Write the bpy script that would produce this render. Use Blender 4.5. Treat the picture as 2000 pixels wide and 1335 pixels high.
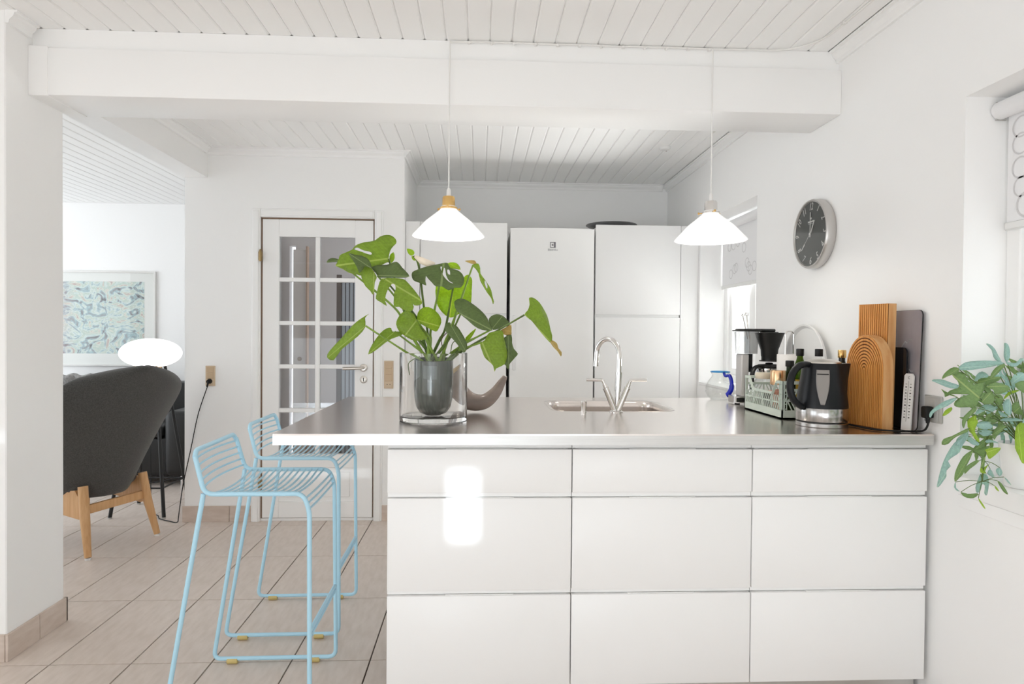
import bpy, bmesh, math, random
from mathutils import Vector, Matrix
for o in list(bpy.data.objects): bpy.data.objects.remove(o, do_unlink=True)
S = bpy.context.scene
COL = S.collection
# ------------------------------------------------------------------ camera
F_PX, CAM_H = 1290.0, 1.28
YAW, PITCH, ROLL = 0.0485055, -0.0143286, 0.0082895
fwd = Vector((math.sin(YAW)*math.cos(PITCH), math.cos(YAW)*math.cos(PITCH), math.sin(PITCH)))
_r = Vector((math.cos(YAW), -math.sin(YAW), 0)); _u = _r.cross(fwd)
c_right = _r*math.cos(ROLL) + _u*math.sin(ROLL); c_up = -_r*math.sin(ROLL) + _u*math.cos(ROLL)
cd = bpy.data.cameras.new('camera'); cam = bpy.data.objects.new('camera', cd); COL.objects.link(cam)
cd.sensor_fit = 'HORIZONTAL'; cd.sensor_width = 36.0; cd.lens = F_PX/2000*36; cd.clip_start = .05
cam.matrix_world = Matrix(((c_right.x, c_up.x, -fwd.x, 0), (c_right.y, c_up.y, -fwd.y, 0), (c_right.z, c_up.z, -fwd.z, CAM_H), (0, 0, 0, 1)))
S.camera = cam
# ------------------------------------------------------------------ world, exposure
w = bpy.data.worlds.new('sky'); S.world = w; w.use_nodes = True
w.node_tree.nodes['Background'].inputs[0].default_value = (.90, .955, 1.0, 1)
w.node_tree.nodes['Background'].inputs[1].default_value = 2.5
S.view_settings.view_transform = 'Standard'; S.view_settings.look = 'None'
S.view_settings.gamma = 1.0; S.view_settings.use_curve_mapping = False
S.view_settings.exposure = 0.24
S.cycles.max_bounces = 20; S.cycles.diffuse_bounces = 14
# low sun from behind the camera, coming through an opening and slit added in the unseen rear wall
SUN_D = Vector((.2, 1, -.29))
sl = bpy.data.lights.new('sun', 'SUN'); sl.energy = 3.6; sl.angle = math.radians(.55); sl.color = (.82, .925, 1)
so_ = bpy.data.objects.new('sun', sl); COL.objects.link(so_); so_.rotation_euler = SUN_D.to_track_quat('-Z', 'Y').to_euler()
# fill light added outside the far window to brighten the kitchen ceiling
al = bpy.data.lights.new('kitchen_fill', 'AREA'); al.shape = 'RECTANGLE'; al.size = 1.7; al.size_y = 1.3; al.energy = 330
ao = bpy.data.objects.new('kitchen_fill', al); COL.objects.link(ao); ao.location = (2.9, 4.75, .5); ao.rotation_euler = Vector((-1, -.3, .55)).to_track_quat('-Z', 'Y').to_euler()

def ray(x, y): return c_right*((x-1000)/F_PX) - c_up*((y-667.5)/F_PX) + fwd
def at(x, y, X=None, Y=None, Z=None):
    d = ray(x, y)
    t = X/d.x if X is not None else (Y/d.y if Y is not None else (Z-CAM_H)/d.z)
    return Vector((0, 0, CAM_H)) + d*t
# ------------------------------------------------------------------ materials
def lin(h):
    if isinstance(h, str):
        c = [int(h[i:i+2], 16)/255 for i in (1, 3, 5)]
        return tuple((v/12.92 if v <= .04045 else ((v+.055)/1.055)**2.4) for v in c) + (1,)
    return tuple(h) + (1,)
def mat(name, c, rough=.5, metal=0, spec=.5, noise=0, nscale=8, stretch=(1, 1, 1), bump=0, bscale=60, trans=0, ior=1.45, emit=0, ecol=None, coat=0, sheen=0, alpha=1, c2=None):
    m = bpy.data.materials.new(name); m.use_nodes = True
    nt = m.node_tree; b = nt.nodes['Principled BSDF']; I = b.inputs
    col = lin(c)
    I['Base Color'].default_value = col; I['Roughness'].default_value = rough; I['Metallic'].default_value = metal
    I['Specular IOR Level'].default_value = spec; I['Transmission Weight'].default_value = trans; I['IOR'].default_value = ior
    I['Coat Weight'].default_value = coat; I['Sheen Weight'].default_value = sheen
    if emit:
        I['Emission Color'].default_value = lin(ecol) if ecol else (1, 1, 1, 1); I['Emission Strength'].default_value = emit
    if noise or bump:
        tc = nt.nodes.new('ShaderNodeTexCoord'); mp = nt.nodes.new('ShaderNodeMapping'); mp.inputs['Scale'].default_value = stretch
        nt.links.new(tc.outputs['Object'], mp.inputs[0])
        n = nt.nodes.new('ShaderNodeTexNoise'); n.inputs['Scale'].default_value = nscale; n.inputs['Detail'].default_value = 6
        nt.links.new(mp.outputs[0], n.inputs['Vector'])
        if noise:
            r = nt.nodes.new('ShaderNodeValToRGB')
            lo = lin(c2) if c2 else tuple(max(0, v*(1-noise)) for v in col[:3]) + (1,)
            hi = col if c2 else tuple(min(1, v*(1+noise)) for v in col[:3]) + (1,)
            r.color_ramp.elements[0].color = lo; r.color_ramp.elements[0].position = .3
            r.color_ramp.elements[1].color = hi; r.color_ramp.elements[1].position = .7
            nt.links.new(n.outputs['Fac'], r.inputs[0]); nt.links.new(r.outputs[0], I['Base Color'])
        if bump:
            n2 = nt.nodes.new('ShaderNodeTexNoise'); n2.inputs['Scale'].default_value = bscale; n2.inputs['Detail'].default_value = 4
            nt.links.new(mp.outputs[0], n2.inputs['Vector'])
            bp = nt.nodes.new('ShaderNodeBump'); bp.inputs['Strength'].default_value = bump; bp.inputs['Distance'].default_value = .004
            nt.links.new(n2.outputs['Fac'], bp.inputs['Height']); nt.links.new(bp.outputs[0], I['Normal'])
    return m
def glass(name, c=(1, 1, 1), rough=0.0, ior=1.45, thin=False):
    m = bpy.data.materials.new(name); m.use_nodes = True; nt = m.node_tree; nt.nodes.clear()
    out = nt.nodes.new('ShaderNodeOutputMaterial')
    gl = nt.nodes.new('ShaderNodeBsdfGlossy'); gl.inputs['Roughness'].default_value = rough
    lw = nt.nodes.new('ShaderNodeLayerWeight'); lw.inputs['Blend'].default_value = .5      # facing -> Schlick
    pw = nt.nodes.new('ShaderNodeMath'); pw.operation = 'POWER'; pw.inputs[1].default_value = 5; nt.links.new(lw.outputs['Facing'], pw.inputs[0])
    fr = nt.nodes.new('ShaderNodeMath'); fr.operation = 'MULTIPLY_ADD'; fr.inputs[1].default_value = .9; fr.inputs[2].default_value = ((ior-1)/(ior+1))**2; nt.links.new(pw.outputs[0], fr.inputs[0])
    tr = nt.nodes.new('ShaderNodeBsdfTransparent'); tr.inputs['Color'].default_value = tuple(c) + (1,)
    mx = nt.nodes.new('ShaderNodeMixShader')
    nt.links.new(fr.outputs[0], mx.inputs[0]); nt.links.new(tr.outputs[0], mx.inputs[1]); nt.links.new(gl.outputs[0], mx.inputs[2])
    nt.links.new(mx.outputs[0], out.inputs['Surface'])
    return m
def leafmat(name, c, vein, trans=.45, rough=.38):
    m = bpy.data.materials.new(name); m.use_nodes = True; nt = m.node_tree; N = nt.nodes.new; L = nt.links.new
    b = nt.nodes['Principled BSDF']; out = nt.nodes['Material Output']
    uv = N('ShaderNodeUVMap'); sp = N('ShaderNodeSeparateXYZ'); L(uv.outputs[0], sp.inputs[0])
    ab = N('ShaderNodeMath'); ab.operation = 'ABSOLUTE'; L(sp.outputs['X'], ab.inputs[0])
    lt = N('ShaderNodeMath'); lt.operation = 'LESS_THAN'; lt.inputs[1].default_value = .035; L(ab.outputs[0], lt.inputs[0])
    k = N('ShaderNodeMath'); k.operation = 'MULTIPLY_ADD'; k.inputs[1].default_value = -.28; L(ab.outputs[0], k.inputs[0]); L(sp.outputs['Y'], k.inputs[2])
    k2 = N('ShaderNodeMath'); k2.operation = 'MULTIPLY'; k2.inputs[1].default_value = 9; L(k.outputs[0], k2.inputs[0])
    fr = N('ShaderNodeMath'); fr.operation = 'FRACT'; L(k2.outputs[0], fr.inputs[0])
    lt2 = N('ShaderNodeMath'); lt2.operation = 'LESS_THAN'; lt2.inputs[1].default_value = .09; L(fr.outputs[0], lt2.inputs[0])
    h = N('ShaderNodeMath'); h.operation = 'MULTIPLY'; h.inputs[1].default_value = .18; L(lt2.outputs[0], h.inputs[0])
    mxm = N('ShaderNodeMath'); mxm.operation = 'MAXIMUM'; L(lt.outputs[0], mxm.inputs[0]); L(h.outputs[0], mxm.inputs[1])
    no = N('ShaderNodeTexNoise'); no.inputs['Scale'].default_value = 14; no.inputs['Detail'].default_value = 4
    rp = N('ShaderNodeValToRGB'); cc = lin(c)
    rp.color_ramp.elements[0].color = tuple(v*.88 for v in cc[:3]) + (1,); rp.color_ramp.elements[0].position = .35
    rp.color_ramp.elements[1].color = tuple(min(1, v*1.12) for v in cc[:3]) + (1,); rp.color_ramp.elements[1].position = .68
    L(no.outputs['Fac'], rp.inputs[0])
    mc = N('ShaderNodeMixRGB'); L(mxm.outputs[0], mc.inputs[0]); L(rp.outputs[0], mc.inputs[1]); mc.inputs[2].default_value = lin(vein)
    L(mc.outputs[0], b.inputs['Base Color']); b.inputs['Roughness'].default_value = rough
    t = N('ShaderNodeBsdfTranslucent'); br = N('ShaderNodeMixRGB'); br.blend_type = 'MULTIPLY'; br.inputs[0].default_value = 1; br.inputs[2].default_value = (1.5, 1.5, .5, 1)
    L(mc.outputs[0], br.inputs[1]); L(br.outputs[0], t.inputs['Color'])
    mx = N('ShaderNodeMixShader'); mx.inputs[0].default_value = trans
    L(b.outputs[0], mx.inputs[1]); L(t.outputs[0], mx.inputs[2]); L(mx.outputs[0], out.inputs['Surface'])
    return m
M = {}
M['wall'] = mat('wall_paint', (.925, .925, .92), .6, bump=.12, bscale=35)
M['ceil'] = mat('ceiling_paint', (.925, .925, .92), .45)
M['trimw'] = mat('white_gloss_paint', (.92, .92, .915), .35)
M['front'] = mat('white_lacquer', (.88, .88, .875), .3)
M['frontg'] = mat('white_high_gloss', (.86, .86, .85), .1, spec=.4)
M['carc'] = mat('white_melamine', (.8, .8, .79), .5)
M['tile'] = mat('beige_stone_tile', '#ddd1c8', .38, noise=1, c2='#d1c4b9', nscale=9, stretch=(5, 1.2, 1), bump=.06, bscale=40)
M['skirt'] = mat('beige_skirting_tile', '#d6c8bd', .4, noise=1, c2='#c9b8ab', nscale=12, stretch=(1, 1, 4))
M['grout'] = mat('dark_grout', '#4a3d35', .9)
M['steel'] = mat('brushed_steel', (.76, .705, .67), .22, 1, noise=.05, nscale=30, stretch=(.15, 6, 1))
M['steeledge'] = mat('brushed_steel_edge', (.62, .615, .60), .42, 1, noise=.05, nscale=30, stretch=(.15, 1, 6))
M['chrome'] = mat('chrome', (.75, .73, .71), .07, 1)
M['satin'] = mat('satin_nickel', (.62, .58, .53), .3, 1)
M['brass'] = mat('polished_brass', (.80, .52, .20), .22, 1)
M['brassd'] = mat('aged_brass', (.36, .26, .13), .4, 1)
M['blue'] = mat('sky_blue_powder_coat', '#b3ddf0', .35)
M['glide'] = mat('brass_tinted_plastic', '#cdb878', .4)
M['black'] = mat('black_plastic', '#141414', .35)
M['blackm'] = mat('black_metal', '#1a1a1a', .45)
M['rubber'] = mat('black_rubber', '#101010', .6)
M['leather'] = mat('black_leather', '#171717', .38, bump=.25, bscale=120)
M['felt'] = mat('charcoal_wool', '#4b4a48', .95, noise=.28, nscale=160, bump=.4, bscale=400, sheen=.2)
M['oak'] = mat('pale_oak', '#d9ae7f', .45, noise=1, c2='#c99a68', nscale=10, stretch=(8, 8, .6))
M['wood'] = mat('oiled_larch', '#dc9d55', .5, noise=1, c2='#c27d38', nscale=10, stretch=(14, 14, .7))
M['woodend'] = mat('oiled_larch_side', '#dcae7a', .5, noise=1, c2='#c98f55', nscale=7, stretch=(6, 6, .8))
M['groove'] = mat('dark_groove', '#5f3210', .7)  # ground between the ribs set darker for contrast
M['beige'] = mat('beige_switch_plastic', '#d3bea3', .4)
M['beige2'] = mat('beige_rocker_plastic', '#c9b091', .35)
M['white'] = mat('white_plastic', (.8, .8, .79), .4)
M['pot'] = mat('white_glazed_pot', (.85, .85, .84), .3)
M['grey'] = mat('grey_plastic', '#b6b5b1', .45)
M['glassclear'] = glass('clear_glass', (.97, .975, .97))
M['glassthick'] = mat('thick_clear_glass', (.985, .99, .985), 0, trans=1, ior=1.42)
M['tank'] = glass('smoky_tank_plastic', (.78, .78, .78), ior=1.6)
M['pane'] = glass('door_pane', (.86, .86, .87), ior=1.5)
M['opal'] = mat('opal_glass_lit', (.9, .9, .88), .2, emit=.36, ecol=(1, 1, 1), trans=0)
M['opalin'] = mat('opal_glass_inside', (.9, .9, .88), .3, emit=1.6, ecol=(1, .98, .95))
M['bulb'] = mat('frosted_bulb', (1, 1, 1), .3, emit=14, ecol=(1, .95, .86))
M['lampglass'] = mat('opal_lamp_glass', (.95, .95, .94), .25, emit=.9)
M['mint'] = mat('mint_plastic', '#cad5cb', .45)
M['cobalt'] = mat('cobalt_glass', '#0a22c8', .08, trans=.3, coat=.5)
M['aqua'] = glass('aqua_glass', (.3, .62, .85))
M['kettle'] = mat('black_kettle_plastic', '#17181b', .32, spec=.3)
M['gauge'] = mat('smoky_gauge', '#8f8a86', .2, coat=.4)
M['green'] = mat('green_bottle_glass', '#4c6a0c', .06, trans=.75, ior=1.3)
M['dgreen'] = mat('dark_green_glass', '#26330f', .08, trans=.4, ior=1.3)
M['darkb'] = mat('dark_bottle_glass', '#15110c', .08)
M['label'] = mat('ochre_paper_label', '#c6a13c', .6)
M['pink'] = mat('pink_salt', '#c98d78', .6, noise=.4, nscale=60)
M['copper'] = mat('copper_lid', (.85, .55, .32), .25, 1)
M['paper'] = mat('paper_towel', (.85, .83, .81), .9, bump=.3, bscale=90)
M['slate'] = mat('grey_stone_print_glass', '#b3adae', .14, noise=1, c2='#858087', nscale=5, stretch=(1, 1, .5))
M['slateb'] = mat('black_marble_print_glass', '#1a1c22', .12, noise=.5, nscale=8)
M['vein'] = mat('white_marble_vein', '#a9a9ad', .3)
M['face'] = mat('black_clock_face', '#3a3b39', .5)
M['clockrim'] = mat('brushed_aluminium', (.62, .6, .58), .38, 1)
M['silver'] = mat('silver_print', (.75, .74, .72), .35)
M['horn'] = mat('grey_brown_horn', '#8b7d76', .22, noise=.18, nscale=9, stretch=(1, 1, 3))
M['gold'] = mat('warm_gilt_interior', (.78, .66, .47), .35, .8)
M['innerpot'] = mat('smoked_green_glazed_pot', '#4c564f', .1, noise=.35, nscale=20, stretch=(6, 6, .3), coat=.5)
M['soil'] = mat('brown_soil', '#4a3626', .95, noise=.4, nscale=80)
M['cord'] = mat('white_cable', (.82, .81, .79), .5)
M['blind'] = mat('white_blind_fabric', (.84, .84, .85), .8, bump=.1, bscale=300)
M['ring'] = mat('grey_ring_print', '#d2d1d2', .8)
M['hall'] = mat('hall_paint', '#d0cdcb', .7)
M['fur'] = mat('grey_sheepskin', '#9a9896', .95, noise=.35, nscale=60, stretch=(1, 1, .2), bump=1, bscale=200)
M['curtain'] = mat('slate_blue_curtain', '#6d727b', .8, noise=.2, nscale=6)
M['platter'] = mat('grey_metal_platter', '#8b8b8d', .35, .6)
M['stem'] = mat('green_stem', '#7d9a3c', .45, noise=.2, nscale=30)
M['stemd'] = mat('dark_green_stem', '#5a7031', .5, noise=.25, nscale=30)
M['bract'] = mat('pale_dry_leaf', '#efe2cf', .6, noise=.15, nscale=20)
M['leafA'] = leafmat('monstera_leaf_mid', '#91ab40', '#b6c672')
M['leafB'] = leafmat('monstera_leaf_dark', '#657a44', '#90a26a', trans=.25)
M['leafC'] = leafmat('monstera_leaf_bright', '#a2bd34', '#c4d26e', trans=.5)
M['leafY'] = leafmat('monstera_leaf_yellowing', '#c2ab68', '#d2c080', trans=.3)
M['fernA'] = leafmat('fern_blue_green', '#a0c1c2', '#bfd5d6', trans=.3, rough=.55)
M['fernB'] = leafmat('fern_green', '#86a36c', '#aebf86', trans=.4, rough=.55)
M['fernC'] = leafmat('fern_lime', '#a9c350', '#cbda84', trans=.5, rough=.55)
# ------------------------------------------------------------------ mesh helpers
WM = {}
class MB:
    def __init__(s): s.bm = bmesh.new(); s.uv = None
    def box(s, x0, x1, y0, y1, z0, z1, b=0, seg=1, mx=None):
        m = Matrix.Translation(((x0+x1)/2, (y0+y1)/2, (z0+z1)/2)) @ Matrix.Diagonal((abs(x1-x0), abs(y1-y0), abs(z1-z0), 1))
        if mx is not None: m = mx @ m
        r = bmesh.ops.create_cube(s.bm, size=1, matrix=m)
        if b:
            es = list({e for v in r['verts'] for e in v.link_edges})
            bmesh.ops.bevel(s.bm, geom=es, offset=b, segments=seg, affect='EDGES', profile=.5)
        return s
    def rings(s, rings, closed=True, cap0=True, cap1=True, loop=False):
        V = [[s.bm.verts.new(p) for p in r] for r in rings]
        n = len(V[0]); k = len(V)
        for i in range(k if loop else k-1):
            a, b = V[i], V[(i+1) % k]
            for j in range(n if closed else n-1):
                try: s.bm.faces.new((a[j], a[(j+1) % n], b[(j+1) % n], b[j]))
                except ValueError: pass
        if closed and not loop:
            if cap0: s.bm.faces.new(V[0][::-1])
            if cap1: s.bm.faces.new(V[-1])
        return s
    def lathe(s, prof, c=(0, 0, 0), n=32, mx=None, cap0=True, cap1=True, sx=1, sy=1):
        R = []
        for r, z in prof:
            r = max(r, .0002)
            ring = [Vector((c[0]+sx*r*math.cos(2*math.pi*i/n), c[1]+sy*r*math.sin(2*math.pi*i/n), c[2]+z)) for i in range(n)]
            if mx is not None: ring = [mx @ p for p in ring]
            R.append(ring)
        return s.rings(R, True, cap0, cap1)
    def tube(s, pts, r, n=8, loop=False, flat=None):
        pts = [Vector(p) for p in pts]; k = len(pts)
        T = []
        for i in range(k):
            a = pts[(i-1) % k] if loop or i > 0 else pts[i]; b = pts[(i+1) % k] if loop or i < k-1 else pts[i]
            t = b-a; T.append(t.normalized() if t.length > 1e-9 else Vector((0, 0, 1)))
        up = Vector((0, 0, 1)) if abs(T[0].z) < .9 else Vector((1, 0, 0))
        nrm = (up - T[0]*up.dot(T[0])).normalized(); R = []
        for i in range(k):
            nrm = (nrm - T[i]*nrm.dot(T[i]))
            nrm = nrm.normalized() if nrm.length > 1e-6 else T[i].orthogonal().normalized()
            bn = T[i].cross(nrm); rr = r[i] if isinstance(r, (list, tuple)) else r
            fl = flat or 1
            R.append([pts[i] + nrm*(rr*math.cos(2*math.pi*j/n)) + bn*(rr*fl*math.sin(2*math.pi*j/n)) for j in range(n)])
        return s.rings(R, True, loop=loop)
    def prism(s, poly, fn, w0, w1, b=0):
        a = [s.bm.verts.new(fn(u, v, w0)) for u, v in poly]; c = [s.bm.verts.new(fn(u, v, w1)) for u, v in poly]
        n = len(poly); fs = [s.bm.faces.new(a[::-1]), s.bm.faces.new(c)]
        for i in range(n): s.bm.faces.new((a[i], a[(i+1) % n], c[(i+1) % n], c[i]))
        return s
    def grid(s, fn, nu, nv, skip=None, uvf=None):
        V = [[s.bm.verts.new(fn(i/nu, j/nv)) for j in range(nv+1)] for i in range(nu+1)]
        if uvf and s.uv is None: s.uv = s.bm.loops.layers.uv.new('UVMap')
        for i in range(nu):
            for j in range(nv):
                if skip and skip((i+.5)/nu, (j+.5)/nv): continue
                try: f = s.bm.faces.new((V[i][j], V[i+1][j], V[i+1][j+1], V[i][j+1]))
                except ValueError: continue
                if uvf:
                    for l, (a, b) in zip(f.loops, ((i, j), (i+1, j), (i+1, j+1), (i, j+1))): l[s.uv].uv = uvf(a/nu, b/nv)
        return s
    def mesh(s, m):
        for me in (m,): s.bm.from_mesh(me)
        return s
    def build(s, name, material, parent=None, local=False, smooth=True, angle=40, solid=0, sub=0, keepn=False):
        if not keepn: bmesh.ops.recalc_face_normals(s.bm, faces=s.bm.faces)
        me = bpy.data.meshes.new(name)
        if parent is not None and not local: s.bm.transform(WM.get(parent.name, Matrix()).inverted())
        s.bm.to_mesh(me); s.bm.free()
        me.materials.append(M[material] if isinstance(material, str) else material)
        if smooth:
            me.polygons.foreach_set('use_smooth', [True]*len(me.polygons))
            me.set_sharp_from_angle(angle=math.radians(angle))
        o = bpy.data.objects.new(name, me); COL.objects.link(o)
        if parent is not None: o.parent = parent; WM[o.name] = WM.get(parent.name, Matrix())
        if solid:
            md = o.modifiers.new('thickness', 'SOLIDIFY'); md.thickness = solid; md.offset = 0
        if sub:
            md = o.modifiers.new('smooth', 'SUBSURF'); md.levels = sub; md.render_levels = sub
        return o
def tag(o, label, cat, group=None, kind=None):
    o['label'] = label; o['category'] = cat
    if group: o['group'] = group
    if kind: o['kind'] = kind
    return o
def thing(name, label, cat, loc=(0, 0, 0), rz=0, group=None, kind=None):
    o = bpy.data.objects.new(name, None); COL.objects.link(o); o.location = loc; o.rotation_euler = (0, 0, rz); o.empty_display_size = .1
    WM[o.name] = Matrix.Translation(loc) @ Matrix.Rotation(rz, 4, 'Z')
    return tag(o, label, cat, group, kind)
def struct(o, label, cat): return tag(o, label, cat, kind='structure')
def copy_part(o, parent, loc=None):
    c = o.copy(); COL.objects.link(c); c.parent = parent
    if loc is not None: c.location = loc
    return c
def catmull(P, n=8, loop=False):
    P = [Vector(p) for p in P]; k = len(P); out = []
    for i in range(k if loop else k-1):
        if loop: p0, p1, p2, p3 = P[(i-1) % k], P[i], P[(i+1) % k], P[(i+2) % k]
        else: p0, p1, p2, p3 = P[max(i-1, 0)], P[i], P[i+1], P[min(i+2, k-1)]
        for j in range(n):
            t = j/n
            out.append(.5*((2*p1)+(-p0+p2)*t+(2*p0-5*p1+4*p2-p3)*t*t+(-p0+3*p1-3*p2+p3)*t**3))
    if not loop: out.append(P[-1].copy())
    return out
def fillet(P, r, n=5):
    P = [Vector(p) for p in P]; out = [P[0]]
    for i in range(1, len(P)-1):
        a = (P[i-1]-P[i]); b = (P[i+1]-P[i]); d = min(r, a.length*.45, b.length*.45)
        p, q = P[i]+a.normalized()*d, P[i]+b.normalized()*d
        for j in range(n+1):
            t = j/n; out.append(p*(1-t)**2+P[i]*2*t*(1-t)+q*t*t)
    out.append(P[-1]); return out
def rrect(x0, x1, y0, y1, r, n=6):
    out = []
    for cx, cy, a in ((x1-r, y1-r, 0), (x0+r, y1-r, 90), (x0+r, y0+r, 180), (x1-r, y0+r, 270)):
        for j in range(n+1):
            t = math.radians(a+90*j/n); out.append((cx+r*math.cos(t), cy+r*math.sin(t)))
    return out
def text_mb(s, size, mx, depth=.0006, shear=0, align='CENTER'):
    cu = bpy.data.curves.new('txt', 'FONT'); cu.body = s; cu.size = size; cu.extrude = depth; cu.shear = shear; cu.align_x = align; cu.align_y = 'CENTER'; cu.resolution_u = 3
    o = bpy.data.objects.new('txt', cu); COL.objects.link(o)
    bpy.context.view_layer.update()
    me = bpy.data.meshes.new_from_object(o.evaluated_get(bpy.context.evaluated_depsgraph_get()))
    bpy.data.objects.remove(o); bpy.data.curves.remove(cu)
    me.transform(mx); b = MB(); b.bm.from_mesh(me); bpy.data.meshes.remove(me)
    return b

# ================================================================== SETTING
XW, YB, YD, ZC = 1.525, 5.36, 4.49, 2.49      # right wall, back wall, door wall, ceiling
XL, XP = -1.96, -1.81                          # corner of the door wall, face of the wall stub
YLIV, XLIV = 6.55, -5.2
YN = -3.0                                      # where the modelled room ends behind the camera
# --- floor: tiles as parts
YFL = YN
fl = struct(MB().box(XLIV, XW, YFL, YLIV, -.06, -.008).build('floor', 'grout'), 'beige stone tile floor with dark joints', 'floor')
PX, PY = .3028, .6050
tx0, ty0 = -1.6295, 2.580
tile_me = None; rest = MB()
for i in range(-15, 12):
    for j in range(-9, 8):
        x, y = tx0+i*PX, ty0+j*PY
        x1, y1 = min(x+PX, XW), min(y+PY, YLIV)
        if x < XLIV or y < YFL or x1-x < .05 or y1-y < .05: continue
        vis = y+PY > 2.0 and -3.4 < x < -.25 and y1 < YLIV-.01
        if vis:
            if tile_me is None:
                t = MB().box(.0026, PX-.0026, .0026, PY-.0026, -.008, 0, .001).build('tile', 'tile', fl, local=True); tile_me = t
                t.location = (x, y, 0)
            else: copy_part(tile_me, fl, (x, y, 0))
        else: rest.box(x+.0026, x1-.0026, y+.0026, y1-.0026, -.008, 0)
r = rest.build('tile_field', 'tile', fl, smooth=False); r['kind'] = 'stuff'
# --- ceiling: boards as parts
ce = struct(MB().box(XLIV, XW+.3, YN, YLIV+.1, ZC+.008, ZC+.06).build('ceiling', 'ceil'), 'white painted tongue-and-groove board ceiling', 'ceiling')
BW = .0905
def board_mesh(y0, y1):
    b = MB(); e = .006
    pr = [(.001, .008), (.001, .004), (.001+e, 0), (BW-.001-e, 0), (BW-.001, .004), (BW-.001, .008)]
    b.prism(pr, lambda u, v, w_: Vector((u, w_, ZC+v)), y0, y1)
    return b
protos = {}
def board(key, x, y0, y1):
    if key not in protos:
        o = board_mesh(y0, y1).build('board', 'ceil', ce, local=True, smooth=False); o.location = (x, 0, 0); protos[key] = o
    else: copy_part(protos[key], ce, (x, 0, 0))
x = XW-.044-BW; k = 0
while x > -5.1:
    if x > -.52: board('back', x, 3.0, YB)
    elif x > XP: board('door', x, 3.0, YD)
    else: board('liv', x, 2.97, YLIV)
    if x > -2.3: board('near', x, YN, 2.7715)
    x -= BW
# --- right wall with the two window openings
W1 = (3.59, 4.53, .93, 2.05); W2 = (.72, 2.022, .80, 2.035)
b = MB(); xo = XW+.32
for y0, y1, z0, z1 in ((YN, W2[0], 0, ZC), (W2[0], W2[1], 0, W2[2]), (W2[0], W2[1], W2[3], ZC), (W2[1], W1[0], 0, ZC), (W1[0], W1[1], 0, W1[2]), (W1[0], W1[1], W1[3], ZC), (W1[1], YB, 0, ZC)):
    b.box(XW, xo, y0, y1, z0, z1)
struct(b.build('wall_right', 'wall', smooth=False), 'white plastered wall with two deep window recesses', 'wall')
b = MB(); b.box(-.515, XW+.32, YB, YB+.12, 0, ZC)
struct(b.build('wall_back', 'wall', smooth=False), 'white wall above the tall kitchen units', 'wall')
b = MB(); b.box(-.635, -.515, YD+.12, YB+.12, 0, ZC)
struct(b.build('wall_recess', 'wall', smooth=False), 'narrow white side wall of the kitchen unit recess', 'wall')
DX0, DX1, DZ = -1.46, -.715, 2.03
b = MB(); b.box(XL, DX0-.01, YD, YD+.12, 0, ZC); b.box(DX1+.01, -.515, YD, YD+.12, 0, ZC); b.box(DX0-.01, DX1+.01, YD, YD+.12, DZ+.01, ZC)
struct(b.build('wall_door', 'wall', smooth=False), 'white wall around the glazed door', 'wall')
b = MB(); b.box(XLIV, XP, 2.615, 2.965, 0, ZC, .004)
struct(b.build('wall_stub', 'wall', smooth=False), 'white end of the dividing wall at the left edge', 'wall')
b = MB(); b.box(XLIV, -1.96, YLIV, YLIV+.12, 0, ZC)
struct(b.build('wall_living', 'wall', smooth=False), 'white living room wall behind the framed picture', 'wall')
b = MB(); sx_, sz_ = -.06-.2*(2.145-YN), .73+.29*(2.145-YN)       # added slit, shaped to cast the sun patch on the drawers
xr0, xr1, zr1 = -3.4, 1.3, 1.15
for a in ((XLIV, xr0, 0, ZC), (xr1, XW+.32, 0, sz_-.125), (xr0, xr1, zr1, sz_-.125), (xr0, sx_-.055, sz_-.125, sz_+.125), (sx_+.055, XW+.32, sz_-.125, sz_+.125), (xr0, XW+.32, sz_+.125, ZC)):
    b.box(a[0], a[1], YN-.1, YN, a[2], a[3])
struct(b.build('wall_rear', 'wall', smooth=False), 'unseen white rear wall behind the viewer, openings shaped for the light', 'wall')
b = MB()  # unseen side wall, added to cut the light on the kitchen fronts
for a in ((YN, -1.6, 0, ZC), (.9, 2.615, 0, ZC), (-1.6, .9, 2.0, ZC)): b.box(-3.7, -3.6, *a)
struct(b.build('wall_left', 'wall', smooth=False), 'unseen white wall with a wide opening, added to limit light from the left', 'wall')
b = MB(); b.box(3.1, 3.25, -2.5, 2.6, -.3, 3.3); b.box(3.1, 3.25, 2.6, 8.0, -.3, 4.2)  # added screen, keeps part of the sky light off the window recesses
struct(b.build('wall_sky_screen', mat('pale_sky_screen', (.52, .51, .49), .9, bump=.2, bscale=20), smooth=False), 'pale screen wall added outside the windows to block sky light', 'wall')
struct(MB().box(1.85, 3.1, 7.9, 8.0, -.3, 3.3).build('wall_window_backdrop', mat('grey_backdrop', (.24, .245, .25), .9), smooth=False), 'grey wall added beyond the far window to darken its view', 'wall')  # added backdrop, dims the bright view out of the far window
b = MB()  # unseen end wall, added to reduce daylight in the living room
for a in ((6.3, YLIV, 0, ZC), (2.965, 6.3, 2.3, ZC)): b.box(XLIV-.1, XLIV, *a)
struct(b.build('wall_living_left', 'wall', smooth=False), 'unseen white living room wall with a wide opening, added to dim the room', 'wall')
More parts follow.
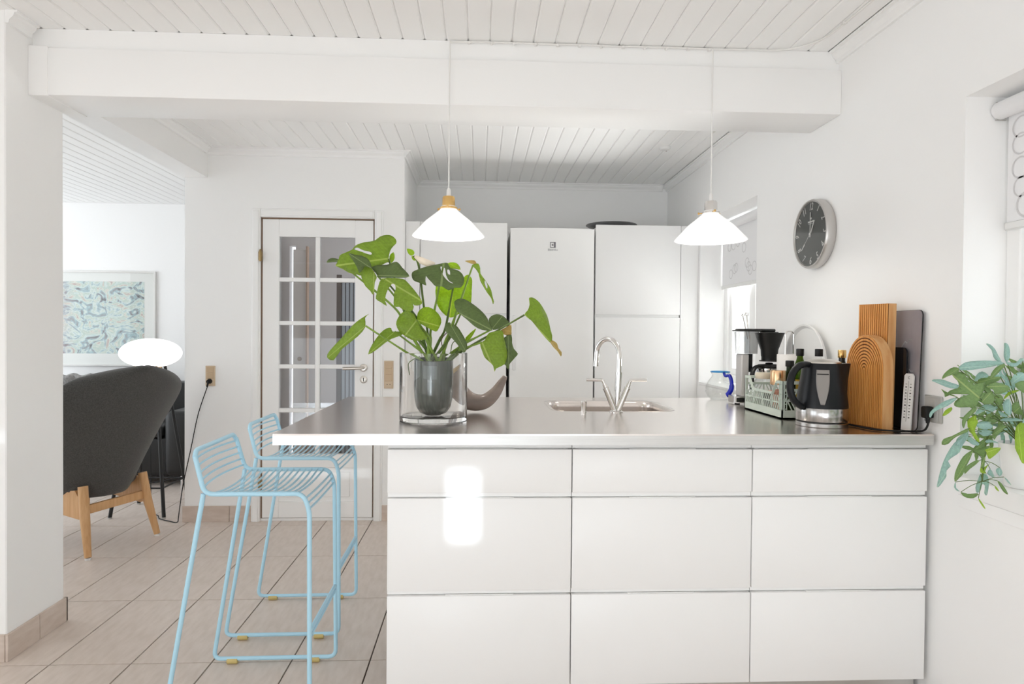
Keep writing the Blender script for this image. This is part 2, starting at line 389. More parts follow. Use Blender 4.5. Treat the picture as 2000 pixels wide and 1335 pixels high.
# hall behind the glazed door
b = MB(); b.box(-1.96, -1.86, YD+.12, YLIV, 0, ZC)
struct(b.build('wall_hall_left', 'hall', smooth=False), 'hall side wall seen through the door panes', 'wall')
b = MB(); b.box(-1.86, -1.79, 6.3, 6.4, 0, ZC); b.box(-1.733, -.635, 6.3, 6.4, 0, ZC); b.box(-1.79, -1.733, 6.3, 6.4, 2.075, ZC)
struct(b.build('wall_hall_end', 'hall', smooth=False), 'grey hall end wall seen through the door panes', 'wall')
b = MB(); b.box(-.75, -.64, YB+.12, 5.56, 0, ZC); b.box(-.75, -.64, 6.24, 6.3, 0, ZC); b.box(-.75, -.64, 5.56, 6.24, 0, .4); b.box(-.75, -.64, 5.56, 6.24, 2.3, ZC)  # hidden opening added so sky light brightens the hall
struct(b.build('wall_hall_right', 'hall', smooth=False), 'right hall wall behind the glazed door', 'wall')
hd = struct(MB().box(-1.728, -1.61, 6.2, 6.24, .01, 2.03, .003).build('door_2', mat('cream_hall_door', (.72, .69, .65), .5)), 'cream hall door standing ajar behind the glazed door', 'door')
MB().lathe([(.012, 0), (.02, .004), (.02, .012), (.012, .03), (.001, .032)], n=16, mx=Matrix.Translation((-1.665, 6.199, 1.02)) @ Matrix.Rotation(math.radians(90), 4, 'X')).build('knob', 'brassd', hd)
MB().box(-1.61, -1.596, 6.19, 6.25, .01, 2.06).build('edge_strip', mat('beige_edge', '#b39a86', .6), hd)
ss = thing('slatted_screen', 'pale blue slatted screen with brown post behind the right door panes', 'screen', (-1.15, 5.9, 0))
MB().box(-1.262, -1.224, 5.88, 5.92, 0, 1.775).build('post', mat('brown_post', '#5d5048', .6), ss)
for k in range(5): MB().box(-1.214+.034*k, -1.190+.034*k, 5.885, 5.90, .05, 1.745).build('slat', mat('pale_blue_slat', '#b9c3cc', .5), ss)
MB().box(-1.222, -1.05, 5.902, 5.912, .04, 1.75).build('backing', mat('dark_slat_gap', '#55575a', .8), ss)
# --- beams
bm_ = struct(MB().box(XP, XW, 2.745, 3.015, 2.215, 2.405, .006, 2).build('trim_1', 'trimw'), 'white boxed ceiling beam above the peninsula', 'beam')
MB().box(XP, XW, 2.772, 3.0, 2.403, ZC).build('upper_board', 'trimw', bm_)
MB().box(XP, XP+.075, 2.742, 3.012, 2.212, 2.41, .002).build('end_board', 'trimw', bm_)
struct(MB().box(XL-.01, XP, 2.965, YD, 2.29, ZC, .003).build('trim_2', 'trimw'), 'white beam over the opening to the living room', 'beam')
def crown(name, p0, p1, d, lab):
    # small stepped moulding between ceiling and wall; d points into the room
    p0, p1, d = Vector(p0), Vector(p1), Vector(d)
    prof = [(0, -.05), (.012, -.05), (.016, -.036), (.03, -.022), (.034, -.01), (.045, -.008), (.045, 0), (0, 0)]
    b = MB(); b.rings([[p + d*u + Vector((0, 0, v)) for u, v in prof] for p in (p0, p1)])
    return struct(b.build(name, 'trimw', smooth=False), lab, 'moulding')
crown('trim_3', (XW, 3.015, ZC), (XW, YB, ZC), (-1, 0, 0), 'white crown moulding above the far window')
crown('trim_4', (-.515, YB, ZC), (XW-.045, YB, ZC), (0, -1, 0), 'white crown moulding above the tall units')
crown('trim_5', (XP, YD, ZC), (-.515, YD, ZC), (0, -1, 0), 'white crown moulding above the glazed door')
crown('trim_6', (-.515, YD-.045, ZC), (-.515, YB-.045, ZC), (1, 0, 0), 'white crown moulding on the recess side wall')
crown('trim_7', (XW, YN, ZC), (XW, 2.77, ZC), (-1, 0, 0), 'white crown moulding above the near window')
crown('trim_8', (XP, 2.615, ZC), (XP, 2.745, ZC), (1, 0, 0), 'short white crown moulding on the dividing wall end')
crown('trim_9', (XP, 3.02, ZC), (XP, YD-.045, ZC), (1, 0, 0), 'white crown moulding along the opening beam')
# --- tile skirtings
def skirting(name, segs, lab):
    o = bpy.data.objects.new(name, None); COL.objects.link(o); WM[name] = Matrix(); struct(o, lab, 'skirting')
    for s_ in segs: MB().box(*s_, .0015).build('tile', 'skirt', o)
skirting('baseboard_stub', [(XP, XP+.011, 2.606, 2.79, 0, .105), (XP, XP+.011, 2.793, 2.975, 0, .105), (-2.1, XP-.001, 2.604, 2.615, 0, .105), (-2.1, XP+.011, 2.965, 2.976, 0, .105)], 'beige tile skirting around the dividing wall end')
skirting('baseboard_door', [(XL-.011, -1.665, YD-.011, YD, 0, .107), (-1.662, -1.522, YD-.011, YD, 0, .107), (-.655, -.515, YD-.011, YD, 0, .107), (XL-.011, XL, YD+.001, YD+.12, 0, .107)], 'beige tile skirting beside the glazed door')
# --- glazed door
dr = thing('door_1', 'white glazed door with ten panes and a lever handle', 'door', ((DX0+DX1)/2, YD, 0), kind='structure')
for a in ((DX0-.062, DX0-.004), (DX1+.004, DX1+.062)):
    b = MB(); b.box(*a, YD-.014, YD+.01, 0, DZ+.062, .004); b.box(a[0]+.01, a[1]-.01, YD-.02, YD-.01, 0, DZ+.05, .003); b.build('casing', 'trimw', dr)
b = MB(); b.box(DX0-.004, DX1+.004, YD-.014, YD+.01, DZ+.004, DZ+.062, .004); b.box(DX0+.006, DX1-.006, YD-.02, YD-.01, DZ+.014, DZ+.052, .003); b.build('casing', 'trimw', dr)
MB().box(DX0-.012, DX1+.012, YD+.012, YD+.11, -.002, .018, .002).build('threshold', 'trimw', dr)
MB().box(DX0-.008, DX0+.004, YD+.0105, YD+.11, .02, DZ, 0).box(DX1-.004, DX1+.008, YD+.0105, YD+.11, .02, DZ, 0).box(DX0-.008, DX1+.008, YD+.0105, YD+.11, DZ-.004, DZ+.008).build('jamb', mat('brown_seal', '#8d7461', .6), dr)
y0, y1 = YD+.004, YD+.044
lx0, lx1 = DX0+.006, DX1-.006
px0, pxa, pxb, px1 = -1.345, -1.106, -1.076, -.842
rows = [1.908, 1.622, 1.331, 1.040, .745, .45]
lf = MB(); lf.box(lx0, px0, y0, y1, .022, DZ-.006, .002); lf.box(px1, lx1, y0, y1, .022, DZ-.006, .002)
lf.box(px0, px1, y0, y1, rows[0], DZ-.006, .002); lf.box(px0, px1, y0, y1, .36, rows[5], .002); lf.box(px0, px1, y0, y1, .022, .13, .002)
leaf_o = lf.build('leaf', 'trimw', dr)
b = MB(); b.box(px0, px1, y0+.012, y1-.012, .13, .36); b.box(px0+.03, px1-.03, y0+.004, y1-.004, .16, .33, .004); b.build('panel', 'trimw', dr)
MB().box(pxa, pxb, y0, y1, rows[5], rows[0], .003).build('muntin', 'trimw', dr)
for z in rows[1:5]:
    for a, c in ((px0, pxa), (pxb, px1)): MB().box(a, c, y0, y1, z-.014, z+.014, .003).build('muntin', 'trimw', dr)
for i in range(5):
    zt = rows[i]-(.014 if i else 0); zb = rows[i+1]+(.014 if i < 4 else 0)
    for a, c in ((px0, pxa), (pxb, px1)): MB().box(a, c, YD+.022, YD+.026, zb, zt).build('pane', 'pane', dr, smooth=False)
hx, hz = -.782, 1.034
h = MB(); Rm = Matrix.Translation((hx, y0, hz)) @ Matrix.Rotation(math.radians(90), 4, 'X')
h.lathe([(.026, 0), (.026, .008), (.022, .010), (.009, .010), (.009, .03)], n=24, mx=Rm)
h.tube(fillet([(hx, y0-.02, hz), (hx, y0-.05, hz), (hx-.13, y0-.05, hz-.004)], .018), .0095, 10).build('handle', 'satin', dr)
e = MB(); Rm2 = Matrix.Translation((hx, y0, hz-.078)) @ Matrix.Rotation(math.radians(90), 4, 'X')
e.lathe([(.025, 0), (.025, .006), (.02, .008)], n=24, mx=Rm2); es = e.build('escutcheon', 'satin', dr)
MB().box(hx-.0035, hx+.0035, y0-.0095, y0-.0078, hz-.09, hz-.066, .002).build('keyhole', 'black', es)
for z in (1.775, .26):
    b = MB(); b.lathe([(.008, -.035), (.009, -.03), (.009, .03), (.008, .035), (.004, .045)], (DX0, YD-.022, z), 12); b.box(DX0-.014, DX0+.012, YD-.02, YD-.014, z-.028, z+.028); b.build('hinge', 'brassd', dr)
# --- window 1 and 2
def window(name, y0, y1, z0, z1, xg, lab, sill):
    o = thing(name, lab, 'window', (xg, (y0+y1)/2, z0), kind='structure')
    fw = .055
    for a in ((y0, y0+fw, z0, z1), (y1-fw, y1, z0, z1), (y0+fw, y1-fw, z0, z0+fw), (y0+fw, y1-fw, z1-fw, z1)): MB().box(xg, xg+.07, *a, .004).build('window_frame', 'trimw', o)
    ym = (y0+y1)/2
    MB().box(xg+.005, xg+.06, ym-.035, ym+.035, z0+fw, z1-fw, .004).build('mullion', 'trimw', o)
    for a, c in ((y0+fw, ym-.035), (ym+.035, y1-fw)):
        for q in ((a, a+.045, z0+fw, z1-fw), (c-.045, c, z0+fw, z1-fw), (a+.045, c-.045, z0+fw, z0+fw+.045), (a+.045, c-.045, z1-fw-.045, z1-fw)):
            MB().box(xg+.015, xg+.055, *q, .006).build('sash', 'trimw', o)
        MB().box(xg+.032, xg+.037, a+.045, c-.045, z0+fw+.045, z1-fw-.045).build('pane', 'glassclear', o, smooth=False)
    return o
w1 = window('window_1', W1[0], W1[1], W1[2]+.02, W1[3], 1.70, 'far white casement window beside the tall units', .95)
MB().box(XW-.002, 1.70, W1[0]+.001, W1[1]-.001, W1[2]+.0005, W1[2]+.02, .003).build('window_sill', 'trimw', w1)
for dy, dz in ((0, 0), (.035, -.006)):
    b = MB(); b.tube(catmull([(1.685, 4.05+dy, 1.25), (1.675, 4.06+dy*1.3, 1.33), (1.67, 4.07+dy*1.6, 1.40+dz)]), .004); b.lathe([(.004, 0), (.012, .006), (.013, .014), (.008, .022), (.002, .024)], (1.67, 4.07+dy*1.6, 1.395+dz), 12); b.build('window_stay', 'chrome', w1)
w2 = window('window_2', W2[0], W2[1], W2[2]+.04, W2[3], 1.665, 'near white casement window at the right edge', .84)
b = MB(); b.box(XW-.012, 1.665, W2[0]-.03, W2[1]+.0, W2[2]-.02, W2[2]+.04, .006, 2); b.box(XW-.004, XW-.0005, W2[0]-.03, W2[1]+.0, W2[2]-.06, W2[2]-.021, .001); b.build('window_sill', 'trimw', w2)
def blind(xb, y0, y1, zt, zb, lab, rings, rr):
    o = thing('roller_blind', lab, 'blind', (xb, (y0+y1)/2, zb), group='roller blinds with ring print')
    b = MB(); b.lathe([(.026, 0), (.028, .004), (.028, y1-y0-.004), (.026, y1-y0)], n=20, mx=Matrix.Translation((xb, y1, zt-.03)) @ Matrix.Rotation(math.radians(90), 4, 'X')); b.build('roller', 'blind', o)
    for a in (y0+.001, y1-.006): MB().box(xb-.012, xb+.02, a, a+.005, zt-.06, zt-.003).build('bracket', 'grey', o)
    fb = MB().box(xb+.022, xb+.024, y0+.012, y1-.012, zb+.012, zt-.03).build('fabric', 'blind', o, smooth=False)
    MB().box(xb+.015, xb+.031, y0+.01, y1-.01, zb-.012, zb+.013, .003).build('bottom_rail', 'white', o)
    for (y, z, r) in rings:
        n = 28; b = MB()
        P = [(math.cos(2*math.pi*i/n), math.sin(2*math.pi*i/n)) for i in range(n)]
        b.rings([[Vector((xb+.0212, y+q*r*c, z+q*r*s)) for c, s in P] for q in (1, .84)], cap0=False, cap1=False)
        b.build('printed_ring', 'ring', fb, smooth=False)
    return o
rnd = random.Random(4)
blind(1.655, W1[0]+.005, W1[1]-.005, W1[3]-.015, 1.60, 'white roller blind half down in the far window', [(W1[0]+.08+rnd.random()*.78, 1.66+rnd.random()*.26, .032) for _ in range(16)], .03)
blind(1.630, W2[0]+.005, W2[1]-.005, W2[3]-.015, 1.625, 'white roller blind half down in the near window', [(1.955, 1.925-i*.052, .034) for i in range(2)]+[(1.955, 1.80, .034), (1.95, 1.74, .032), (1.93, 1.683, .04)]+[(.9+.13*i, 1.69+.06*(i % 3), .036) for i in range(8)], .036)

# ================================================================== PENINSULA
CT = .953
cx = [-.297, .305, .907, 1.509]
fz = [(.758, .899), (.438, .739), (.121, .421)]
labs = ['white three-drawer base unit at the stool end of the peninsula', 'middle white three-drawer base unit of the peninsula', 'white three-drawer base unit beside the right wall']
for i in range(3):
    a, c = cx[i], cx[i+1]
    t = thing('base_cabinet', labs[i], 'cabinet', ((a+c)/2, 2.45, .12), group='base units of the peninsula')
    b = MB(); b.box(a+.001, a+.019, 2.172, 2.72, .121, .912); b.box(c-.019, c-.001, 2.172, 2.72, .121, .912); b.box(a+.019, c-.019, 2.70, 2.72, .121, .912); b.box(a+.019, c-.019, 2.19, 2.70, .121, .139)
    b.box(a+.019, c-.019, 2.185, 2.20, .139, .912)
    b.build('carcass', 'carc', t)
    for k, (z0, z1) in enumerate(fz):
        fo = MB().box(a+.0017, c-.0017, 2.145, 2.164, z0, z1, .002, 2).build('drawer_front', 'front', t)
        g = MB(); g.box(a+.012, c-.012, 2.1645, 2.1715, z1-.03, z1+.0135, .001); g.box(a+.001, c-.001, 2.157, 2.166, z1+.003, z1+.0175, .0005); g.box(a+.19, c-.19, 2.150, 2.158, z1+.0002, z1+.002); g.build('grip_rail', 'front', fo)
tag(MB().box(cx[0], cx[3], 2.20, 2.215, 0, .12).build('plinth', 'steeledge'), 'steel plinth under the peninsula drawers', 'plinth')
pb = thing('peninsula_back', 'white rear cladding of the peninsula under the worktop', 'panel', (.6, 3.0, 0))
MB().box(cx[0], cx[0]+.018, 2.725, 3.27, 0, .914).build('end_panel', 'front', pb); MB().box(cx[0]+.018, XW-.004, 3.25, 3.27, 0, .914).build('rear_panel', 'front', pb)
# worktop with undermounted sink
wt = thing('worktop', 'brushed stainless steel worktop with an inset sink', 'worktop', (.43, 2.72, .917))
wx0, wx1, wy0, wy1 = -.655, 1.512, 2.122, 3.335
SX0, SX1, SY0, SY1 = .305, .842, 2.742, 3.185
hole = rrect(SX0, SX1, SY0, SY1, .085, 8)
outer = rrect(wx0, wx1, wy0, wy1, .004, 2)
def plate_with_hole(z0, z1):
    b = MB(); B = b.bm; L = {}
    for z in (z0, z1):
        es = []
        for key, loop in (('o', outer), ('h', hole)):
            vs = [B.verts.new((p[0], p[1], z)) for p in loop]; L[key, z] = vs
            es += [B.edges.new((vs[i], vs[(i+1) % len(vs)])) for i in range(len(vs))]
        bmesh.ops.triangle_fill(B, edges=es, use_beauty=True)
    for key in 'oh':
        a, c = L[key, z0], L[key, z1]
        for i in range(len(a)): B.faces.new((a[i], a[(i+1) % len(a)], c[(i+1) % len(a)], c[i]))
    return b
plate_with_hole(.948, CT).build('top_plate', 'steel', wt, angle=30)
b = MB(); b.box(wx0+.0005, wx1-.0005, wy0+.0005, wy0+.03, .917, .9478); b.box(wx0+.0005, wx1-.0005, wy1-.03, wy1-.0005, .917, .9478); b.box(wx0+.0005, wx0+.03, wy0+.03, wy1-.03, .917, .9478); b.box(wx1-.03, wx1-.0005, wy0+.03, wy1-.03, .917, .9478)
b.build('front_edge', 'steeledge', wt)
MB().box(wx0+.03, wx0+.36, wy0+.03, wy1-.03, .918, .925).build('underside', 'carc', wt)
def rr3(off, z, r): return [Vector((p[0], p[1], z)) for p in rrect(SX0+off, SX1-off, SY0+off, SY1-off, r, 8)]
b = MB(); b.rings([rr3(-.002, CT+.0006, .087), rr3(.012, CT-.001, .075), rr3(.02, CT-.008, .068), rr3(.02, CT-.03, .068), rr3(.028, CT-.15, .06), rr3(.06, CT-.165, .04)], cap0=False)
sk = b.build('sink_basin', 'steel', wt, angle=60, solid=.001)
MB().lathe([(.045, 0), (.045, .003), (.03, .001)], ((SX0+SX1)/2, (SY0+SY1)/2, CT-.1645), 24).build('strainer', 'chrome', sk)
# faucet
fx, fy = .568, 2.715
fc = thing('mixer_tap', 'chrome X-shaped mixer tap with tall arched spout', 'tap', (fx, fy, CT))
MB().lathe([(.028, 0), (.028, .003), (.024, .006), (.02, .008)], (fx, fy, CT), 28).build('base', 'chrome', fc)
tp = {}
for sgn in (-1, 1):
    p0 = Vector((fx+sgn*.006, fy, CT+.006)); p1 = Vector((fx+sgn*.044, fy, CT+.098)); d = (p1-p0).normalized()
    b = MB(); b.tube([p0, p1], .0125, 16); b.tube([p1, p1+d*.004], .0135, 16); b.build('valve_arm', 'chrome', fc)
    b = MB(); b.tube([p1+d*.0045, p1+d*.02], .0085, 14)
    q = p1+d*.016; b.tube(fillet([q-d*.002, q+d*.022, q+d*.022+Vector((sgn*.068, 0, .001))], .008), .0065, 12); b.build('lever', 'chrome', fc)
b = MB(); P = [(fx+.004, fy+.012, CT+.03), (fx+.010, fy+.012, CT+.10), (fx+.012, fy+.012, CT+.20)]
C = Vector((fx-.026, fy+.045, CT+.235)); sp = [Vector(p) for p in P]
n = 18; A = Vector((fx+.013, fy+.012, CT+.235)); E_ = Vector((fx-.066, fy+.105, CT+.235)); ctr = (A+E_)/2; hv = (A-E_)/2
for i in range(n+1):
    th = math.pi*i/n; sp.append(ctr + hv*math.cos(th) + Vector((0, 0, 1))*(.068*math.sin(th)))
sp.append(E_+Vector((-.002, 0, -.03)))
b.tube(sp, .0105, 16); b.build('spout', 'chrome', fc)
MB().tube([sp[-1]+Vector((0, 0, .004)), sp[-1]+Vector((-.001, 0, -.02))], .0112, 16).build('aerator', 'chrome', fc)
MB().tube([(fx+.008, fy+.012, CT+.085), (fx+.0115, fy+.012, CT+.165)], .0135, 16).build('collar', 'chrome', fc)
tag(MB().lathe([(.013, 0), (.013, .003), (.011, .004), (.011, .032), (.012, .034), (.012, .044), (.009, .047)], (.433, 2.725, CT), 20).build('sink_waste_knob', 'chrome'), 'small chrome waste knob in front of the sink', 'knob')
# ================================================================== TALL UNITS
YF = 4.56
tag(MB().box(-.512, -.417, YF+.002, YF+.022, .0, 2.035, .001).build('filler_panel', 'front'), 'narrow white filler panel left of the tall units', 'panel')
def tall(a, c, lab):
    t = thing('tall_cabinet', lab, 'cabinet', ((a+c)/2, 4.86, 0), group='tall kitchen units')
    b = MB(); b.box(a+.001, c-.001, YF+.024, 5.16, .08, 2.015); b.build('carcass', 'carc', t)
    for z0, z1 in ((1.412, 2.033), (.12, 1.392)):
        d = MB().box(a+.002, c-.002, YF, YF+.02, z0, z1, .002, 2).build('door', 'front', t)
    MB().box(a+.004, c-.004, YF+.021, YF+.0235, 1.38, 1.42).build('grip_rail', 'front', d)
    MB().box(a+.01, c-.01, YF+.06, YF+.075, 0, .08).build('plinth', 'carc', t)
tall(-.414, .184, 'tall white cabinet left of the fridge'); tall(.797, 1.398, 'tall white cabinet right of the fridge')
tag(MB().box(1.40, XW-.001, YF+.004, YF+.024, 0, 2.033, .001).build('filler_panel', 'front'), 'white filler panel between tall unit and window wall', 'panel')
fr = thing('refrigerator', 'glossy white refrigerator between the tall cabinets', 'fridge', (.495, 4.85, 0))
MB().box(.204, .788, YF+.02, 5.15, .03, 1.985, .004).build('body', 'white', fr)
b = MB(); b.prism([(.203, YF+.012), (.206, YF-.008), (.26, YF-.026), (.40, YF-.036), (.496, YF-.038), (.592, YF-.036), (.73, YF-.026), (.786, YF-.008), (.789, YF+.012)], lambda u, v, w_: Vector((u, v, w_)), .06, 1.998); fd = b.build('door', 'frontg', fr, angle=50)
tp_ = at(1003, 618, Y=YF-.01); b = MB().box(.222, .262, YF-.0225, YF-.012, 1.02, 1.40, .004); b.build('handle_recess', 'white', fd)
lp = at(1080, 478, Y=YF-.04)
def wallXZ(px, pz, y): return Matrix.Translation((px, y, pz)) @ Matrix.Rotation(math.radians(90), 4, 'X')
b = MB(); q = .019
for a in ((-q, q, q-.004, q), (-q, -q+.004, -q, q), (-q, q, -q, -q+.004), (q-.012, q, -q, q)): b.box(lp.x+a[0], lp.x+a[1], YF-.0392, YF-.0378, lp.z+a[2], lp.z+a[3])
b.prism([(-.010, 0), (.003, .010), (.003, -.010)], lambda u, v, w_: Vector((lp.x+u, w_, lp.z+v)), YF-.0392, YF-.0378)
b.build('emblem', mat('grey_print', '#77757a', .4), fd, smooth=False)
text_mb('Electrolux', .017, wallXZ(lp.x, lp.z-.033, YF-.039)).build('lettering', mat('light_grey_print', '#9b9a9e', .4), fd, smooth=False)
tag(MB().lathe([(.0, 0), (.10, 0), (.17, .018), (.185, .027), (.183, .03), (.165, .022), (.1, .006), (.0, .005)], (.945, 4.76, 2.0335), 40).build('platter', 'platter'), 'grey round platter lying on top of the tall unit', 'platter')

# ================================================================== PENDANTS
def pendant(x, capmat, lab, ztop):
    y, zb = 2.735, 1.672
    t = thing('pendant_lamp', lab, 'lamp', (x, y, zb), group='cone pendant lamps above the peninsula')
    R = .147
    b = MB(); b.lathe([(R, 0), (R+.0015, .003), (R*.64, .062), (.042, .104), (.032, .114), (.030, .124), (.027, .124), (.029, .113), (.039, .102), (R*.62, .058), (R-.003, .001)], (x, y, zb), 48, cap0=False, cap1=False)
    o = b.build('glass_shade', 'opal', t, angle=70)
    MB().lathe([(R-.0045, .0015), (R*.61, .0565), (.038, .1005), (.0285, .1105)], (x, y, zb), 48, cap0=False, cap1=False).build('lit_lining', 'opalin', o, angle=70)
    b = MB(); b.lathe([(.030, .112), (.036, .114), (.036, .120), (.027, .1245), (.026, .158), (.023, .164), (.008, .165)], (x, y, zb), 28); cp = b.build('cap', capmat, t)
    for k in range(3):
        an = k*2.094+.5; p = Vector((x+.036*math.cos(an), y+.036*math.sin(an), zb+.117)); d = Vector((math.cos(an), math.sin(an), 0))
        b = MB(); b.tube([p, p+d*.012], .0025, 8); b.tube([p+d*.012, p+d*.017], .005, 8); b.build('thumbscrew', 'brass', cp)
    MB().lathe([(.009, .166), (.0085, .19), (.005, .198), (.003, .199)], (x, y, zb), 14).build('strain_relief', 'cord', t)
    MB().lathe([(.004, .045), (.018, .05), (.024, .065), (.022, .08), (.013, .098), (.012, .112)], (x, y, zb), 20).build('bulb', 'bulb', t)
    MB().tube([(x, y, zb+.198), (x, y, 2.3), (x+.001, y, ztop-.012), (x+.001, y+.014, ztop)], .0028, 8).build('cord', 'cord', t)
    ld = bpy.data.lights.new('bulb_light', 'POINT'); ld.energy = 1.2; ld.color = (1, .93, .82); ld.shadow_soft_size = .02
    lo = bpy.data.objects.new('bulb_light', ld); COL.objects.link(lo); lo.location = (0, 0, .03); lo.parent = t
xl = at(876, 440, Y=2.735).x; xr = at(1388, 440, Y=2.735).x
pendant(xl, 'brass', 'opal glass cone pendant with brass cap above the vase', 2.478)
pendant(xr, 'chrome', 'opal glass cone pendant with chrome cap near the clock', 2.478)
cb = thing('ceiling_cable', 'white lamp cable clipped along the beam and ceiling', 'cable', (xl, 2.76, 2.47))
zc_ = ZC-.006
P = [(xl+.002, 2.764, 2.479), (xl+.05, 2.764, 2.482)]+[(xl+.05+k*(xr-xl-.05)/10, 2.765-.002*(k % 2), 2.483+.001*(k % 3)) for k in range(1, 11)]
P += [(1.15, 2.762, zc_), (1.25, 2.757, zc_), (1.33, 2.72, zc_), (1.39, 2.62, zc_), (1.40, 2.4, zc_), (1.402, 1.9, zc_), (1.40, 1.2, zc_)]
MB().tube(catmull(P, 4), .0042, 8).build('cord', 'cord', cb)
for k in range(12):
    xx = xl+.08+k*.092
    MB().box(xx-.006, xx+.006, 2.756, 2.7715, ZC-.015, ZC-.0045, .002).build('clip', 'cord', cb)
for p in ((1.396, 2.5), (1.402, 2.1)): MB().box(p[0]-.008, p[0]+.008, p[1]-.006, p[1]+.006, ZC-.011, ZC-.001, .002).build('clip', 'cord', cb)
sd = at(1299, 290, Z=ZC-.01)
sm = thing('ceiling_outlet', 'small round white ceiling outlet with red dot', 'outlet', (sd.x, sd.y, ZC))
MB().lathe([(.035, 0), (.035, -.012), (.03, -.018), (.01, -.018)], (sd.x, sd.y, ZC), 24).build('cover', 'white', sm)
MB().lathe([(.006, 0), (.006, -.008), (.003, -.011)], (sd.x+.025, sd.y+.06, ZC), 10).build('stub', mat('red_brown_plastic', '#7a3b34', .5), sm)

# ================================================================== CLOCK
ky, kz, kr = 2.918, 1.735, .155
ck = thing('wall_clock', 'round aluminium wall clock with black face on the right wall', 'clock', (XW, ky, kz))
MXc = Matrix(((0, 0, -1, XW), (-1, 0, 0, ky), (0, 1, 0, kz), (0, 0, 0, 1)))   # local x -> -Y, y -> Z, z -> -X
MB().lathe([(kr-.012, 0), (kr-.006, .001), (kr, .01), (kr, .040), (kr-.003, .046), (kr-.010, .046), (kr-.013, .04)], n=64, mx=MXc, cap1=False).build('case', 'clockrim', ck)
MB().lathe([(.001, .036), (kr-.011, .036), (kr-.011, .038), (.001, .038)], n=64, mx=MXc).build('dial', 'face', ck)
for n_ in range(1, 13):
    an = math.radians(90-30*n_); R_ = .122
    mx_ = MXc @ Matrix.Translation((R_*math.cos(an), R_*math.sin(an), .0385)) @ Matrix.Rotation(an-math.pi/2 if n_ in (12, 1, 2, 10, 11, 3, 9) else an+math.pi/2, 4, 'Z') @ Matrix.Scale(.75, 4, (1, 0, 0))
    text_mb(str(n_), .046, mx_, .0004, shear=.25).build('numeral', 'silver', ck, smooth=False)
b = MB()
for i in range(9):
    b.box(-.026+i*.006, -.022+i*.006+.0005, .052, .059, .038, .0388, mx=MXc)
b.box(-.006, .006, .066, .074, .038, .0388, mx=MXc); b.box(-.024, .026, .046, .0475, .038, .0386, mx=MXc)
b.build('logo_print', 'silver', ck, smooth=False)
def hand(name, ang, L, w0, w1, z, back=.015):
    mx_ = MXc @ Matrix.Rotation(-math.radians(ang), 4, 'Z')
    b = MB(); b.prism([(-w0, -back), (w0, -back), (w1, L), (-w1, L)], lambda u, v, q: mx_ @ Vector((u, v, q)), z, z+.0008); b.build(name, 'silver', ck, smooth=False)
hand('minute_hand', 0, .098, .003, .0025, .041); hand('hour_hand', 30, .066, .0035, .0035, .0395); hand('second_hand', 228, .085, .0008, .0008, .0425, .01)
mx_ = MXc @ Matrix.Rotation(-math.radians(228), 4, 'Z')
MB().prism([(-.004, .062), (.004, .062), (.002, .1), (-.002, .1)], lambda u, v, q: mx_ @ Vector((u, v, q)), .0425, .0432).build('second_hand_tip', 'silver', ck, smooth=False)
MB().lathe([(.006, .039), (.006, .0445), (.003, .0455)], n=16, mx=MXc).build('hub', 'silver', ck)
MB().lathe([(.001, .0452), (kr-.0105, .0452), (kr-.0105, .0458), (.001, .0458)], n=48, mx=MXc).build('glass', 'glassclear', ck, smooth=False)

# ================================================================== SOCKETS
def gang(name, x, zt, zb, n, lab):
    t = thing(name, lab, 'switch', (x, YD, zb)); wd = .062
    MB().box(x-wd/2, x+wd/2, YD-.009, YD, zb, zt, .002).build('frame', 'beige', t)
    ph = (zt-zb-.012)/n
    for i in range(n):
        z0 = zb+.006+i*ph
        r_ = MB().box(x-.024, x+.024, YD-.0125, YD-.0088, z0+.0015, z0+ph-.0015, .0015).build('rocker' if i else 'socket_insert', 'beige2' if i else 'beige', t)
        if i == 0:
            for dx in (-.0095, .0095): MB().lathe([(.0028, 0), (.0028, .0006)], n=10, mx=Matrix.Translation((x+dx, YD-.0124, z0+ph/2)) @ Matrix.Rotation(math.radians(90), 4, 'X')).build('pin_hole', 'black', r_)
    return t
gang('wall_switch', (-.642-.583)/2, 1.083, .896, 4, 'beige switch block with a socket beside the glazed door')
gang('wall_switch', (-1.822-1.759)/2, 1.043, .908, 3, 'beige switch block with plugged-in cable left of the door')
ws = thing('wall_socket', 'grey wall socket behind the kettle plug', 'socket', (XW, 2.14, .995))
MB().box(XW-.009, XW, 2.098, 2.182, .99, 1.08, .003).build('frame', 'grey', ws); MB().box(XW-.012, XW-.0085, 2.122, 2.172, 1.036, 1.074, .002).build('rocker', 'grey', ws); MB().box(XW-.012, XW-.0085, 2.110, 2.172, .995, 1.032, .002).build('insert', 'grey', ws)

